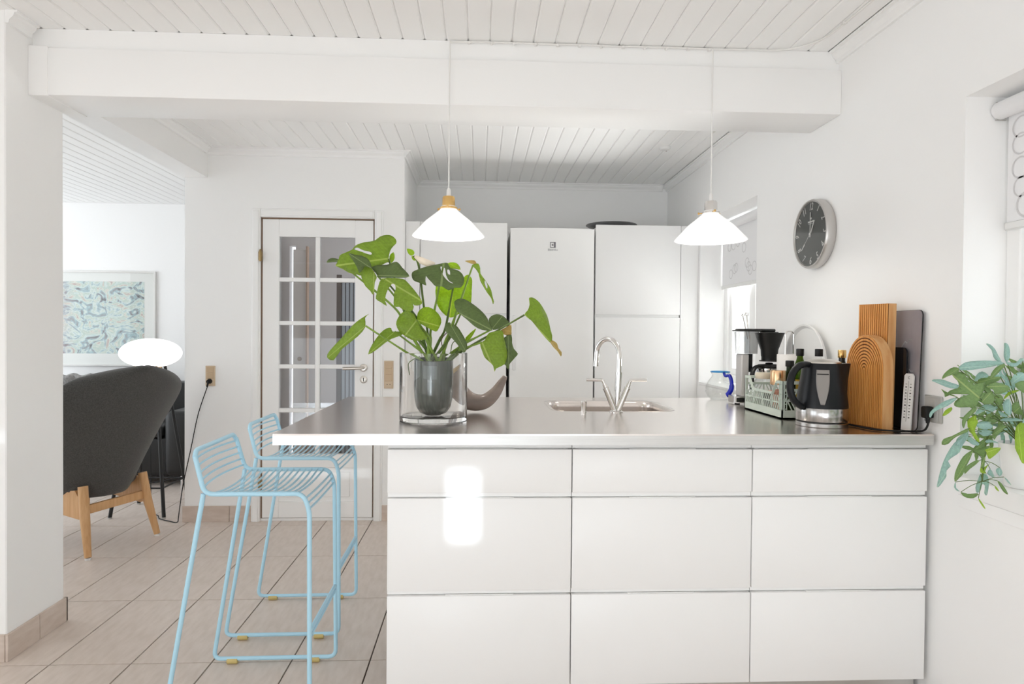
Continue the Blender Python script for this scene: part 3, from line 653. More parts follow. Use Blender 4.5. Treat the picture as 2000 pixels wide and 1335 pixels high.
# ================================================================== BAR STOOLS
def stool(loc, rz, lab):
    t = thing('bar_stool', lab, 'stool', loc, rz, group='light blue wire bar stools')
    R = .0078; hy, hs = .205, .193
    for s_ in (-1, 1):
        yf, ys = s_*hy, s_*hs
        rail = fillet([(-.142, ys*.96, .872), (-.109, ys, .75), (.205, ys, .75), (.2255, ys, .695), (.231, yf, .02), (-.231, yf, .02), (-.112, ys, .751)], .03, 5)
        rail[0:1] = [Vector((-.142, ys*.96, .872))]
        MB().tube(rail, R, 10).build('side_frame', 'blue', t, local=True)
        for xg in (-.16, .15): MB().lathe([(.0105, -.02), (.012, -.018), (.012, .018), (.0105, .02)], n=12, mx=Matrix.Translation((xg, yf, .0122)) @ Matrix.Rotation(math.pi/2, 4, 'Y')).build('glide', 'glide', t, local=True)
    top = fillet([(-.142, -hs*.96, .868), (-.146, -hs*.86, .888), (-.146, hs*.86, .888), (-.142, hs*.96, .868)], .02, 5)
    MB().tube(top, R, 10).build('back_rail', 'blue', t, local=True)
    def cross(name, x, z, sag, dx=0, r=.0036):
        P = [(x+dx*(1-(k/6-1)**2), hs*(k/6-1), z-sag*(1-(k/6-1)**2)) for k in range(13)]
        MB().tube(P, r, 6).build(name, 'blue', t, local=True)
    for k in range(5): cross('back_wire', -.1385+.0065*k, .862-.023*k, 0, -.022)
    for k in range(13): cross('seat_wire', -.085+.0225*k, .752, .016 if k < 12 else .01)
    for k in range(3): cross('front_wire', .213+.005*k, .735-.018*k, .004)
    for dz in (0, -.016): MB().tube([(.2285, -.2, .30+dz), (.2285, .2, .30+dz)], .0072, 8).build('footrest', 'blue', t, local=True)
    return t
stool((-.778, 2.365, 0), math.radians(.5), 'nearer light blue wire bar stool standing in front at the worktop')
stool((-.812, 2.972, 0), math.radians(.5), 'further light blue wire bar stool, partly under the worktop')

# ================================================================== LIVING ROOM THINGS
# lounge chair
ch = thing('lounge_chair', 'charcoal wool high-back lounge chair with pale oak legs', 'chair', (-2.08, 3.975, 0), math.atan2(.35, -.937))
def shell(u, v):
    z = .31+.76*u; tt = v*2-1
    W = .22+.245*min(1, u/.85)**.95
    if u > .72: W *= max(0, 1-((u-.72)/.28)**3.2)**.5*.97+.03*(1-u)/.28
    if u < .08: W *= .85+.15*(u/.08)
    x = .07-.24*u + .20*abs(tt)**2.3*(1-.25*u)
    return Vector((x, tt*W, z - .03*abs(tt)**3*u))
MB().grid(shell, 26, 24).build('back_shell', 'felt', ch, local=True, angle=80, solid=.035, sub=1)
b = MB(); b.box(.12, .62, -.22, .22, .33, .42, .04, 3); b.build('seat_cushion', 'felt', ch, local=True)
for s_ in (-1, 1):
    b = MB(); b.tube([(.08, s_*.20, .395), (.05, s_*.212, .22), (.0, s_*.235, .012)], [.026, .026, .018], 12); b.build('leg', 'oak', ch, local=True)
    MB().lathe([(.015, 0), (.016, .012)], (0, s_*.235, 0), 12).build('glide', 'white', ch, local=True)
    b = MB(); b.tube([(.54, s_*.20, .335), (.60, s_*.25, .0)], [.024, .017], 12); b.build('leg', 'oak', ch, local=True)
    b = MB(); b.prism([(.065, .30), (.12, .37), (.50, .345), (.55, .26), (.5, .265), (.2, .225), (.09, .21), (.055, .22)], lambda u, v, w_: Vector((u, s_*.206+w_, v)), -.011, .011); b.build('side_rail', 'oak', ch, local=True)
b = MB(); b.box(.06, .082, -.19, .19, .235, .285, .003); b.build('cross_rail', 'oak', ch, local=True)
# floor lamp with four legs
lc = Vector((-2.31, 4.76, 0))
lm_ = thing('floor_lamp', 'floor lamp with flat oval opal glass shade on black legs', 'lamp', lc)
b = MB(); b.lathe([(.001, 1.012)]+[(.199*math.sin(math.pi*i/24), 1.115-.103*math.cos(math.pi*i/24)) for i in range(1, 24)]+[(.001, 1.218)], (lc.x, lc.y, 0), 48); b.build('glass_shade', 'lampglass', lm_)
for sx in (-1, 1):
    for sy in (-1, 1):
        lg = MB().tube([(lc.x+sx*.178, lc.y+sy*.19, .008), (lc.x+sx*.066, lc.y+sy*.066, 1.02)], [.0125, .0105], 10).build('leg', 'blackm', lm_)
        MB().lathe([(.013, 0), (.013, .01)], (lc.x+sx*.178, lc.y+sy*.19, 0), 10).build('foot', 'grey', lg)
        MB().lathe([(.009, 0), (.011, .008), (.009, .018), (.003, .022)], (lc.x+sx*.066, lc.y+sy*.066, 1.02), 12).build('knob', 'brass', lg)
for a, c in (((-1, -1), (1, -1)), ((1, -1), (1, 1)), ((1, 1), (-1, 1)), ((-1, 1), (-1, -1))):
    MB().tube([(lc.x+a[0]*.156, lc.y+a[1]*.166, .2), (lc.x+c[0]*.156, lc.y+c[1]*.166, .2)], .006, 8).build('brace', 'blackm', lm_)
MB().tube([(lc.x-.156, lc.y-.166, .2), (lc.x+.156, lc.y+.166, .2)], .005, 8).build('brace', 'blackm', lm_)
MB().lathe([(.06, 1.005), (.07, 1.01), (.07, 1.018), (.05, 1.02)], (lc.x, lc.y, 0), 20).build('shade_ring', 'brass', lm_)
P = [(-1.792, YD-.03, .935), (-1.80, YD-.035, .9), (-1.86, YD-.03, .72), (-1.905, YD-.03, .5), (-1.955, YD-.035, .25), (-1.985, YD-.03, .05), (-1.995, YD-.03, .006), (-2.06, YD+.0, .005), (-2.15, YD+.06, .005), (-2.2, YD+.14, .005), (-2.28, 4.72, .005), (-2.31, 4.76, .15), (-2.31, 4.76, 1.0)]
lcd = thing('lamp_cable', 'black lamp cable running from the wall switch to the floor', 'cable', (-1.995, YD-.03, 0))
MB().tube(catmull(P, 6), .0032, 6).build('cord', 'rubber', lcd)
b = MB(); b.tube([(-1.792, YD-.0128, .94), (-1.792, YD-.036, .938)], [.017, .014], 14); b.tube(catmull([(-1.792, YD-.03, .94), (-1.794, YD-.036, .93), (-1.80, YD-.035, .905)], 4), .006, 8); b.build('plug', 'rubber', lcd)
# sofa
so = thing('leather_sofa', 'black leather sofa behind the lounge chair', 'sofa', (-3.2, 5.95, 0))
MB().box(-4.3, -2.32, 5.5, 6.42, .08, .40, .03, 3).build('base', 'leather', so)
MB().box(-4.08, -2.54, 6.14, 6.44, .38, .80, .07, 4).build('backrest', 'leather', so)
for a in (-4.3, -2.56): MB().box(a, a+.24, 5.46, 6.42, .085, .62, .06, 4).build('armrest', 'leather', so)
for a, c in ((-4.05, -3.32), (-3.31, -2.565)): MB().box(a, c, 5.48, 6.14, .39, .50, .05, 4).build('seat_cushion', 'leather', so)
for x in (-4.2, -2.44):
    for y in (5.56, 6.34): MB().lathe([(.02, 0), (.02, .085)], (x, y, 0), 12).build('foot', 'chrome', so)
b = MB()
def fur(u, v):
    x = -4.05+.75*u; return Vector((x, 6.10+.30*math.sin(v*1.57)-.13*(1-v)*0, .50+.36*v+.008*math.sin(u*50)+.006*math.sin(v*60)))
b = MB(); b.grid(lambda u, v: Vector((-4.02+.72*u, 6.03+.07*math.sin(v*3)+.008*math.sin(u*46),   .53+.34*v+.01*math.sin(u*31+v*9))), 40, 16)
tag(b.build('sheepskin_throw', 'fur', solid=.03, angle=80), 'grey fluffy throw over the black leather sofa', 'throw')
# picture
pc = thing('framed_picture', 'framed abstract print with white mount on the living room wall', 'picture', (-3.75, YLIV, .92))
pr = at(304, 620, Y=YLIV-.02).x; zt = at(300, 530, Y=YLIV-.02).z; zb = at(300, 715, Y=YLIV-.02).z; pl = pr-1.25
for a in ((pl, pl+.016, zb, zt), (pr-.016, pr, zb, zt), (pl+.016, pr-.016, zb, zb+.016), (pl+.016, pr-.016, zt-.016, zt)): MB().box(a[0], a[1], YLIV-.028, YLIV, a[2], a[3], .002).build('frame', 'silver', pc)
MB().box(pl+.016, pr-.016, YLIV-.012, YLIV-.008, zb+.016, zt-.016).build('mount', mat('white_mount', (.86, .855, .84), .7), pc, smooth=False)
am = bpy.data.materials.new('abstract_print'); am.use_nodes = True; nt = am.node_tree; N = nt.nodes.new; L = nt.links.new; bs = nt.nodes['Principled BSDF']
tc = N('ShaderNodeTexCoord'); mp = N('ShaderNodeMapping'); mp.inputs['Scale'].default_value = (3.0, 1, 4.2); mp.inputs['Rotation'].default_value = (0, .4, 0); L(tc.outputs['Object'], mp.inputs[0])
n1 = N('ShaderNodeTexNoise'); n1.inputs['Scale'].default_value = 2.0; n1.inputs['Detail'].default_value = 9; n1.inputs['Distortion'].default_value = 2.5; L(mp.outputs[0], n1.inputs['Vector'])
rp = N('ShaderNodeValToRGB'); cr = rp.color_ramp; cr.elements[0].position = .30; cr.elements[0].color = lin('#474a4e'); cr.elements[1].position = .74; cr.elements[1].color = lin('#d8dfd2')
for p_, c_ in ((.38, '#97969b'), (.44, '#9fbcc4'), (.5, '#dde6e2'), (.56, '#b9cbc2'), (.62, '#e2e3da'), (.67, '#b9a09c')): e = cr.elements.new(p_); e.color = lin(c_)
L(n1.outputs['Fac'], rp.inputs[0])
n2 = N('ShaderNodeTexNoise'); n2.inputs['Scale'].default_value = 1.1; n2.inputs['Detail'].default_value = 3; L(mp.outputs[0], n2.inputs['Vector'])
sx = N('ShaderNodeSeparateXYZ'); L(tc.outputs['Object'], sx.inputs[0])
r2 = N('ShaderNodeMapRange'); r2.inputs[1].default_value = pl+.5+3.75; r2.inputs[2].default_value = pl+.25+3.75; L(sx.outputs['X'], r2.inputs[0])
mm = N('ShaderNodeMath'); mm.operation = 'MULTIPLY'; L(r2.outputs[0], mm.inputs[0]); L(n2.outputs['Fac'], mm.inputs[1])
mx = N('ShaderNodeMixRGB'); L(mm.outputs[0], mx.inputs[0]); L(rp.outputs[0], mx.inputs[1]); mx.inputs[2].default_value = lin('#c98f93')
L(mx.outputs[0], bs.inputs['Base Color']); bs.inputs['Roughness'].default_value = .6
MB().box(pl+.11, pr-.11, YLIV-.0135, YLIV-.0115, zb+.12, zt-.10).build('print', am, pc, smooth=False)
MB().box(pl+.016, pr-.016, YLIV-.022, YLIV-.019, zb+.016, zt-.016).build('glazing', 'glassclear', pc, smooth=False)

# ================================================================== VASE AND MONSTERA
vx, vy = -.171, 2.462
vs = thing('glass_cylinder_vase', 'large clear glass cylinder holding the potted monstera', 'vase', (vx, vy, CT))
MB().lathe([(.001, .0005), (.122, .0005), (.125, .004), (.125, .248), (.1245, .2505), (.1215, .2505), (.121, .248), (.121, .022), (.117, .017), (.001, .016)], (vx, vy, CT), 64).build('glass_wall', 'glassthick', vs, angle=50)
ip = thing('smoked_pot', 'smoky green rounded pot inside the glass cylinder', 'pot', (vx, vy, CT+.017))
MB().lathe([(.001, .0175), (.03, .019), (.05, .028), (.064, .048), (.071, .08), (.073, .12), (.073, .215), (.071, .217), (.069, .215), (.068, .12), (.06, .06), (.04, .04), (.001, .037)], (vx, vy, CT), 40).build('pot_wall', 'innerpot', ip)
MB().lathe([(.001, .17), (.0665, .17), (.0665, .175), (.03, .182), (.001, .184)], (vx, vy, CT), 24).build('soil', 'soil', ip)

def leaf_mb(base, tip, width, nrm, fold=.15, droop=.1, notches=(), holes=(), cord=.16, nt_=44, nv=14, pw=.62, wav=0, seed=0, mb=None):
    base, tip, nrm = Vector(base), Vector(tip), Vector(nrm)
    a = tip-base; L = a.length; a.normalize(); n = (nrm-a*nrm.dot(a)).normalized(); s_ = a.cross(n)
    rn = random.Random(seed); ph = rn.random()*6
    def hw(t, side):
        w_ = max(0, math.sin(math.pi*min(1, t)**pw))**.75*width/2 if t < 1 else 0
        w_ = max(w_, .0005)
        for (tc_, dp, wd, sd) in notches:
            if sd == 0 or sd == side: w_ *= 1-dp*math.exp(-((t-tc_)/wd)**2)
        return w_
    def P(u, v):
        q = v*2-1; side = 1 if q > 0 else -1; aq = abs(q); t = u
        h = hw(t, side)
        pos = t-cord*aq*(1-t)**2.5 + (.05*aq if notches else 0)*(1-t)
        d = fold*aq*h - droop*L*t*t + wav*width*math.sin(t*17+ph+q*2)*aq*aq
        return base + a*(L*pos) + s_*(q*h) + n*d
    def skip(u, v):
        q = v*2-1
        for (t0, q0, rt, rq) in holes:
            if ((u-t0-.0)/rt)**2+((q-q0)/rq)**2 < 1: return True
        return False
    return (mb or MB()).grid(P, nt_, nv, skip if holes else None, uvf=lambda u, v: (v*2-1, u))
mo = thing('monstera_plant', 'monstera plant with split green leaves in the glass cylinder', 'plant', (vx, vy, CT+.19))
def outline_leaf(parent, name, mt, pts, frame, Yb, nrm, rib, holes=(), bulge=1.6, wave=.004, seed=0):
    """a leaf blade: its outline lies on its own tilted surface at its own distance, cupped about the midrib"""
    ox, oy, sc = frame
    T = lambda p: (ox+p[0]*sc, oy+p[1]*sc)
    P0 = at(*T(rib[0]), Y=Yb); n = Vector(nrm).normalized()
    def hit(p):
        d = ray(*T(p)); C0 = Vector((0, 0, CAM_H)); return C0 + d*((P0-C0).dot(n)/d.dot(n))
    A = hit(rib[0]); Bt = hit(rib[1]); ax = (Bt-A).normalized(); Lr = (Bt-A).length; sd = ax.cross(n)
    m = MB(); bm = m.bm; es = []
    for loop in [pts]+list(holes):
        q = catmull([hit(p) for p in loop], 2, loop=True)
        vs = [bm.verts.new(p) for p in q]; es += [bm.edges.new((vs[i], vs[(i+1) % len(vs)])) for i in range(len(vs))]
    bmesh.ops.triangle_fill(bm, edges=es, use_beauty=True)
    bmesh.ops.dissolve_degenerate(bm, dist=1e-5, edges=bm.edges)
    for _ in range(2):
        lim = .012
        lg = [e for e in bm.edges if e.calc_length() > lim]
        if lg: bmesh.ops.subdivide_edges(bm, edges=lg, cuts=1, use_grid_fill=True); bmesh.ops.triangulate(bm, faces=bm.faces)
    bm.normal_update()
    ph = seed*1.7; uvl = bm.loops.layers.uv.new('UVMap'); hw = max([abs((v.co-A).dot(sd)) for v in bm.verts]+[.005])
    for f in bm.faces:
        if f.normal.dot(n) < 0: f.normal_flip()
        for l in f.loops: l[uvl].uv = ((l.vert.co-A).dot(sd)/hw, (l.vert.co-A).dot(ax)/Lr)
    for v in bm.verts:
        t = (v.co-A).dot(ax); w_ = (v.co-A).dot(sd)
        dv = (v.co-Vector((0, 0, CAM_H))).normalized()      # depth relief of the blade
        v.co -= dv*(-bulge*t*t*.6 + bulge*.9*abs(w_)*.12 - bulge*w_*w_*1.2 + wave*math.sin(t*95+ph)*min(1, abs(w_)/hw*1.5))
    return m.build(name, mt, parent, angle=80, solid=.0009, keepn=True), A
F2, F3, F4, F5, F7 = (630, 440, .1199), (780, 470, .1273), (860, 570, .12735), (770, 590, .1874), (620, 430, .3147)
#  frame, Y, normal, material, midrib, petiole mid px, outline, holes
LV = [(F2, 2.40, (.15, -1, .45), 'leafA', ((1075, 540), (215, 655)), (800, 640), [(1075, 545), (1100, 420), (1150, 340), (1200, 290), (1195, 230), (1130, 170), (1040, 155), (940, 180), (860, 240), (780, 262), (680, 275), (570, 310), (510, 355), (480, 395), (380, 440), (290, 480), (265, 540), (230, 620), (215, 660), (330, 710), (430, 770), (560, 800), (640, 815), (760, 760), (850, 690), (950, 650), (1050, 600), (1085, 600)], [[(505, 385), (560, 360), (620, 385), (680, 410), (760, 425), (800, 450), (790, 478), (720, 462), (640, 430), (560, 405)]]),
      (F2, 2.47, (.3, -1, .2), 'leafC', ((1110, 610), (1160, 440)), None, [(1092, 605), (1090, 500), (1130, 450), (1160, 440), (1175, 500), (1165, 560), (1130, 605)], []),
      (F2, 2.46, (0, -1, .5), 'leafB', ((245, 570), (65, 605)), (770, 600), [(65, 605), (100, 550), (160, 530), (245, 545), (255, 575), (235, 592), (150, 598)], []),
      (F2, 2.33, (.25, -1, .5), 'leafB', ((800, 700), (425, 455)), None, [(425, 455), (520, 475), (640, 495), (730, 540), (780, 610), (800, 700), (700, 660), (650, 720), (600, 775), (560, 680), (490, 560)], []),
      (F2, 2.335, (-.35, -1, .15), 'leafA', ((840, 745), (828, 1130)), None, [(800, 700), (870, 810), (880, 860), (850, 930), (830, 1130), (780, 1070), (700, 990), (650, 890), (630, 820), (640, 740), (690, 670), (740, 670)], []),
      (F2, 2.35, (-.15, -1, .55), 'leafB', ((895, 815), (1415, 830)), (822, 640), [(800, 680), (900, 650), (1050, 640), (1130, 610), (1200, 592), (1250, 625), (1300, 690), (1360, 750), (1415, 830), (1300, 850), (1150, 850), (1000, 850), (920, 840), (860, 770)], []),
      (F2, 2.33, (-.2, -1, .4), 'leafA', ((1010, 870), (1600, 1220)), (815, 622), [(970, 865), (910, 980), (885, 1100), (868, 1195), (950, 1250), (1045, 1310), (1020, 1230), (1030, 1130), (1060, 1050), (1100, 990), (1130, 952), (1180, 965), (1190, 1040), (1165, 1100), (1160, 1200), (1165, 1320), (1250, 1325), (1315, 1376), (1443, 1401), (1485, 1323), (1458, 1250), (1493, 1300), (1590, 1296), (1623, 1238), (1548, 1121), (1464, 1015), (1368, 909), (1300, 868), (1150, 856)], []),
      (F3, 2.42, (-.1, -1, .55), 'leafB', ((680, 352), (640, 700)), (842, 640), [(190, 540), (200, 480), (280, 440), (420, 395), (560, 365), (660, 345), (740, 340), (780, 420), (860, 440), (940, 480), (990, 560), (985, 660), (930, 720), (850, 720), (750, 760), (660, 700), (560, 700), (500, 640), (440, 580), (408, 540), (400, 620), (412, 685), (330, 650), (240, 620), (205, 590)], [[(630, 395), (700, 420), (715, 520), (760, 610), (830, 650), (780, 640), (700, 570), (650, 480)], [(735, 442), (770, 450), (780, 520), (742, 500)]]),
      (F3, 2.47, (.1, -1, .5), 'leafC', ((750, 345), (940, 440)), None, [(745, 345), (830, 330), (900, 360), (940, 440), (860, 430), (780, 420)], []),
      (F3, 2.52, (.05, -1, .1), 'leafC', ((830, 690), (770, 1180)), (870, 640), [(560, 690), (660, 690), (750, 740), (850, 700), (930, 700), (990, 560), (1050, 520), (1100, 560), (1118, 620), (1110, 760), (1100, 960), (1040, 1050), (900, 1130), (830, 1170), (750, 1170), (660, 1100), (590, 1000), (560, 880)], []),
      (F3, 2.46, (.4, -1, .1), 'leafA', ((1130, 370), (1445, 960)), (895, 600), [(1115, 385), (1140, 355), (1210, 350), (1240, 420), (1245, 500), (1300, 580), (1370, 680), (1410, 760), (1430, 860), (1450, 930), (1435, 970), (1410, 880), (1350, 800), (1290, 700), (1240, 610), (1215, 500), (1160, 420)], [[(1315, 605), (1352, 680), (1343, 735), (1308, 655)]]),
      (F3, 2.465, (0, -1, .4), 'leafY', ((1005, 315), (1180, 345)), None, [(1005, 310), (1060, 300), (1150, 300), (1182, 350), (1110, 352), (1050, 330)], []),
      (F4, 2.37, (.2, -1, .5), 'leafB', ((310, 335), (800, 590)), (878, 660), [(640, 580), (520, 520), (430, 440), (320, 350), (240, 270), (215, 190), (220, 140), (280, 105), (370, 110), (470, 165), (560, 230), (650, 310), (720, 400), (760, 500), (800, 590)], []),
      (F4, 2.39, (.2, -1, .2), 'leafB', ((168, 520), (390, 905)), (868, 672), [(75, 520), (110, 470), (155, 470), (172, 532), (200, 490), (270, 540), (330, 630), (380, 720), (410, 800), (400, 890), (350, 930), (290, 840), (210, 740), (120, 650), (80, 590)], []),
      (F4, 2.43, (.1, -1, .5), 'leafB', ((790, 570), (960, 360)), (905, 672), [(740, 430), (780, 370), (860, 340), (950, 360), (1020, 420), (1060, 480), (1000, 520), (900, 560), (810, 580), (770, 520)], []),
      (F4, 2.46, (.1, -1, .2), 'leafY', ((930, 590), (1080, 600)), None, [(920, 590), (1010, 540), (1085, 500), (1090, 600), (1085, 660), (1010, 660), (960, 640)], []),
      (F4, 2.39, (.05, -1, .3), 'leafA', ((640, 770), (830, 1220)), (895, 684), [(610, 790), (680, 740), (720, 660), (760, 620), (860, 600), (950, 590), (975, 700), (1000, 800), (1025, 920), (1015, 1020), (980, 1110), (880, 1160), (850, 1180), (830, 1222), (810, 1130), (740, 1060), (680, 1000), (640, 900)], []),
      (F4, 2.45, (.25, -1, .15), 'leafB', ((1040, 670), (1050, 1180)), None, [(975, 700), (1090, 655), (1100, 780), (1130, 870), (1190, 945), (1150, 1000), (1090, 1070), (1060, 1110), (1040, 1190), (1000, 1120), (980, 1100), (1020, 1000), (1030, 900), (1000, 800)], []),
      (F4, 2.41, (.4, -1, .35), 'leafA', ((1290, 350), (1705, 780)), (905, 684), [(1290, 350), (1340, 280), (1370, 190), (1360, 100), (1385, 82), (1440, 95), (1520, 160), (1590, 270), (1640, 370), (1670, 480), (1690, 580), (1715, 670), (1702, 782), (1650, 740), (1560, 640), (1480, 540), (1400, 440)], []),
      (F4, 2.405, (.3, -1, .2), 'leafY', ((1700, 760), (1850, 990)), None, [(1690, 775), (1720, 740), (1790, 790), (1810, 860), (1860, 920), (1850, 990), (1800, 910), (1740, 850)], []),
      (F5, 2.38, (-.15, -1, .25), 'leafA', ((235, 185), (110, 350)), (838, 660), [(235, 185), (200, 120), (140, 88), (80, 110), (35, 170), (20, 230), (50, 300), (110, 350), (180, 390), (250, 400), (320, 385), (345, 360), (290, 290), (250, 220)], []),
      (F5, 2.395, (.15, -1, .3), 'leafC', ((240, 185), (470, 250)), None, [(240, 185), (245, 110), (290, 60), (360, 50), (430, 90), (480, 150), (490, 210), (460, 280), (430, 305), (340, 260), (270, 220)], []),
      (F7, 2.37, (-.4, -1, .2), 'leafA', ((300, 655), (60, 855)), (820, 705), [(320, 580), (295, 605), (298, 660), (250, 720), (150, 800), (100, 868), (60, 850), (75, 810), (140, 740), (220, 650), (270, 610)], []),
      (F7, 2.42, (-.3, -1, .4), 'leafA', ((480, 690), (315, 830)), (828, 690), [(315, 832), (340, 770), (390, 700), (430, 670), (458, 668), (466, 690), (520, 690), (525, 710), (460, 735), (420, 760), (370, 800)], []),
      (F4, 2.47, (0, -1, .3), 'leafC', ((390, 760), (540, 565)), None, [(385, 700), (540, 560), (522, 620), (440, 750), (400, 762)], []),
      (F4, 2.43, (0, -1, .4), 'leafB', ((230, 940), (320, 880)), None, [(220, 945), (240, 905), (300, 870), (325, 880), (310, 915), (260, 945)], [])]
for i, (fr_, yb, nr, mt, rib, mid, pts, hol) in enumerate(LV):
    o, B_ = outline_leaf(mo, 'leaf', mt, pts, fr_, yb, nr, rib, hol, seed=i)
    if mid:
        m_ = at(*mid, Y=(yb+2*vy)/3); st = Vector((vx+.035*math.cos(i*2.4), vy+.035*math.sin(i*2.4), CT+.183))
        MB().tube(catmull([st, st*.3+m_*.7, m_, m_*.35+B_*.65, B_], 6), [.0058]*8+[.0044]*8+[.0034]*9, 8).build('petiole', 'stem' if i % 3 else 'stemd', o)
m_ = [at(*p, Y=2.45) for p in ((832, 690), (828, 600), (818, 520), (808, 500))]
MB().tube(catmull([Vector((vx, vy, CT+.183))]+m_[1:], 6), .004, 8).build('stem', 'stemd', mo)
MB().tube([at(*p, Y=2.44) for p in ((810, 500), (822, 508), (836, 514), (850, 514))], [.005, .012, .013, .003], 10, flat=.5).build('dry_sheath', 'bract', mo)
for (bx, by, tx, ty, w_) in ((806, 496, 795, 485, .022), (812, 506, 804, 500, .018)):
    leaf_mb(at(bx, by, Y=2.45), at(tx, ty, Y=2.45), w_, (.2, -1, .2), .2, .1, nt_=16, nv=8).build('leaf', 'leafC', mo, solid=.0008, keepn=True)
for P in (((868, 690), (862, 665), (872, 650), (880, 645)), ((880, 690), (883, 672), (890, 664)), ((800, 735), (797, 715), (806, 706), (820, 700))):
    MB().tube(catmull([at(*p, Y=2.44) for p in P], 5), .0016, 6).build('aerial_root', mat('brown_root', '#5b4632', .7) if P[0][0] == 868 else M['stemd'], mo)

# ================================================================== HORN BOWL
hb = at(935, 806, Z=CT); hy_ = hb.y+.02
ho = thing('horn_bowl', 'grey-brown crescent horn with pale gilt mouth behind the vase', 'bowl', (hb.x, hy_, CT))
C = [at(p[0], p[1], Y=hy_) for p in ((885, 742), (896, 766), (918, 783), (945, 784), (966, 768), (979, 748), (987, 734))]
Pc = catmull(C, 5); n = len(Pc)
rad = [.044-.036*(i/(n-1))**1.5 for i in range(n)]
for i in range(n):
    if Pc[i].z-rad[i] < CT+.001: Pc[i].z = CT+.001+rad[i]
b = MB(); b.tube(Pc, rad, 20); hbm = b.bm; hbm.faces.ensure_lookup_table()
big = [f for f in hbm.faces if len(f.verts) == 20]
cap = min(big, key=lambda f: (f.calc_center_median()-Pc[0]).length); bmesh.ops.delete(hbm, geom=[cap], context='FACES_ONLY')
b.build('horn_wall', 'horn', ho, angle=80)
b = MB(); b.tube(Pc[:14], [r_*.93 for r_ in rad[:14]], 20); hbm = b.bm; hbm.faces.ensure_lookup_table()
cap = min([f for f in hbm.faces if len(f.verts) == 20], key=lambda f: (f.calc_center_median()-Pc[0]).length); bmesh.ops.delete(hbm, geom=[cap], context='FACES_ONLY')
b.build('lining', 'gold', ho, angle=80)
MB().tube([Pc[-1]-(Pc[-1]-Pc[-3])*.5, Pc[-1]+(Pc[-1]-Pc[-2])*.4], [.0095, .0078], 14).build('tip_cap', 'silver', ho)

# ================================================================== JUG
jx, jy = 1.204, 3.252
jg = thing('glass_jug', 'round clear glass jug with cobalt blue handle and rim', 'jug', (jx, jy, CT))
MB().lathe([(.001, .001), (.045, .001), (.062, .015), (.072, .04), (.070, .07), (.055, .098), (.042, .115), (.041, .125), (.047, .138), (.045, .138), (.039, .125), (.040, .115), (.053, .097), (.068, .07), (.070, .04), (.060, .017), (.044, .005), (.001, .005)], (jx, jy, CT), 40).build('body', 'glassclear', jg)
MB().tube([(jx+.046*math.cos(t*.2617), jy+.046*math.sin(t*.2617), CT+.139) for t in range(24)], .0032, 8, loop=True).build('rim', 'aqua', jg)
MB().tube(catmull([(jx+.004, jy-.04, CT+.135), (jx+.004, jy-.06, CT+.122), (jx+.02, jy-.066, CT+.125), (jx+.029, jy-.071, CT+.10), (jx+.026, jy-.082, CT+.062), (jx+.01, jy-.083, CT+.035), (jx+.002, jy-.08, CT+.028)], 6), [.007]*12+[.0095]*10+[.012]*14+[.008], 12).build('handle', 'cobalt', jg)

# ================================================================== COFFEE MAKER
cm = thing('coffee_maker', 'black and steel filter coffee maker with clear water tank', 'coffee maker', (1.30, 3.10, CT))
Y0 = 3.075
b = MB(); b.prism(rrect(1.19, 1.435, Y0-.055, Y0+.055, .03), lambda u, v, q: Vector((u, v, q)), CT+.006, CT+.036); bs_ = b.build('base', mat('satin_aluminium', (.55, .53, .52), .3, 1), cm)
MB().box(1.196, 1.25, Y0-.0575, Y0-.0545, CT+.012, CT+.032, .001).build('switch_panel', 'black', bs_)
for x in (1.212, 1.232): MB().box(x-.006, x+.006, Y0-.0605, Y0-.0574, CT+.017, CT+.027, .001).build('switch', 'rubber', bs_)
for x in (1.21, 1.41): MB().lathe([(.012, 0), (.013, .006)], (x, Y0-.03, CT), 12).build('foot', 'rubber', bs_)
MB().box(1.226, 1.262, Y0-.035, Y0+.035, CT+.036, CT+.235, .004).build('column', mat('white_grey_column', '#c9c7c6', .35, .3), cm)
MB().box(1.263, 1.288, Y0-.012, Y0+.012, CT+.15, CT+.235).build('riser_tube', 'black', cm)
b = MB(); ring = lambda o_, z: [Vector((p[0], p[1], z)) for p in rrect(1.214-o_, 1.31+o_, Y0-.045-o_, Y0+.045+o_, .018+o_)]
b.rings([ring(-.006, CT+.236), ring(0, CT+.34), ring(-.002, CT+.34), ring(-.008, CT+.239)], cap1=True); b.build('water_tank', 'tank', cm)
MB().box(1.214, 1.395, Y0-.022, Y0+.022, CT+.3405, CT+.354, .004).build('arm', 'black', cm); MB().box(1.210, 1.314, Y0-.049, Y0+.047, CT+.3415, CT+.349, .003).build('tank_lid', 'black', cm)
kx = 1.374
b = MB(); b.lathe([(.036, .205), (.036, .222), (.038, .226), (.04, .255), (.066, .332), (.068, .336), (.065, .336), (.036, .258)], (kx, Y0, CT), 32); fb = b.build('filter_holder', 'black', cm)
MB().box(kx-.035, kx+.03, Y0-.030, Y0+.03, CT+.3365, CT+.3405, .001).build('holder_lid', 'rubber', fb)
MB().lathe([(.046, .20), (.046, .205), (.03, .2055)], (kx, Y0, CT), 28).build('drip_plate', 'black', fb)
cf = MB().lathe([(.001, .038), (.055, .038), (.064, .05), (.066, .10), (.058, .155), (.054, .17), (.052, .17), (.056, .155), (.064, .10), (.062, .052), (.053, .041), (.001, .041)], (kx, Y0, CT), 36).build('carafe', 'glassclear', cm)
MB().lathe([(.056, .168), (.058, .178), (.05, .186), (.018, .188), (.016, .194), (.005, .195)], (kx, Y0, CT), 28).build('carafe_lid', 'black', cf)
MB().lathe([(.057, .15), (.059, .155), (.058, .168), (.056, .168)], (kx, Y0, CT), 28, cap0=False, cap1=False).build('carafe_band', 'chrome', cf)
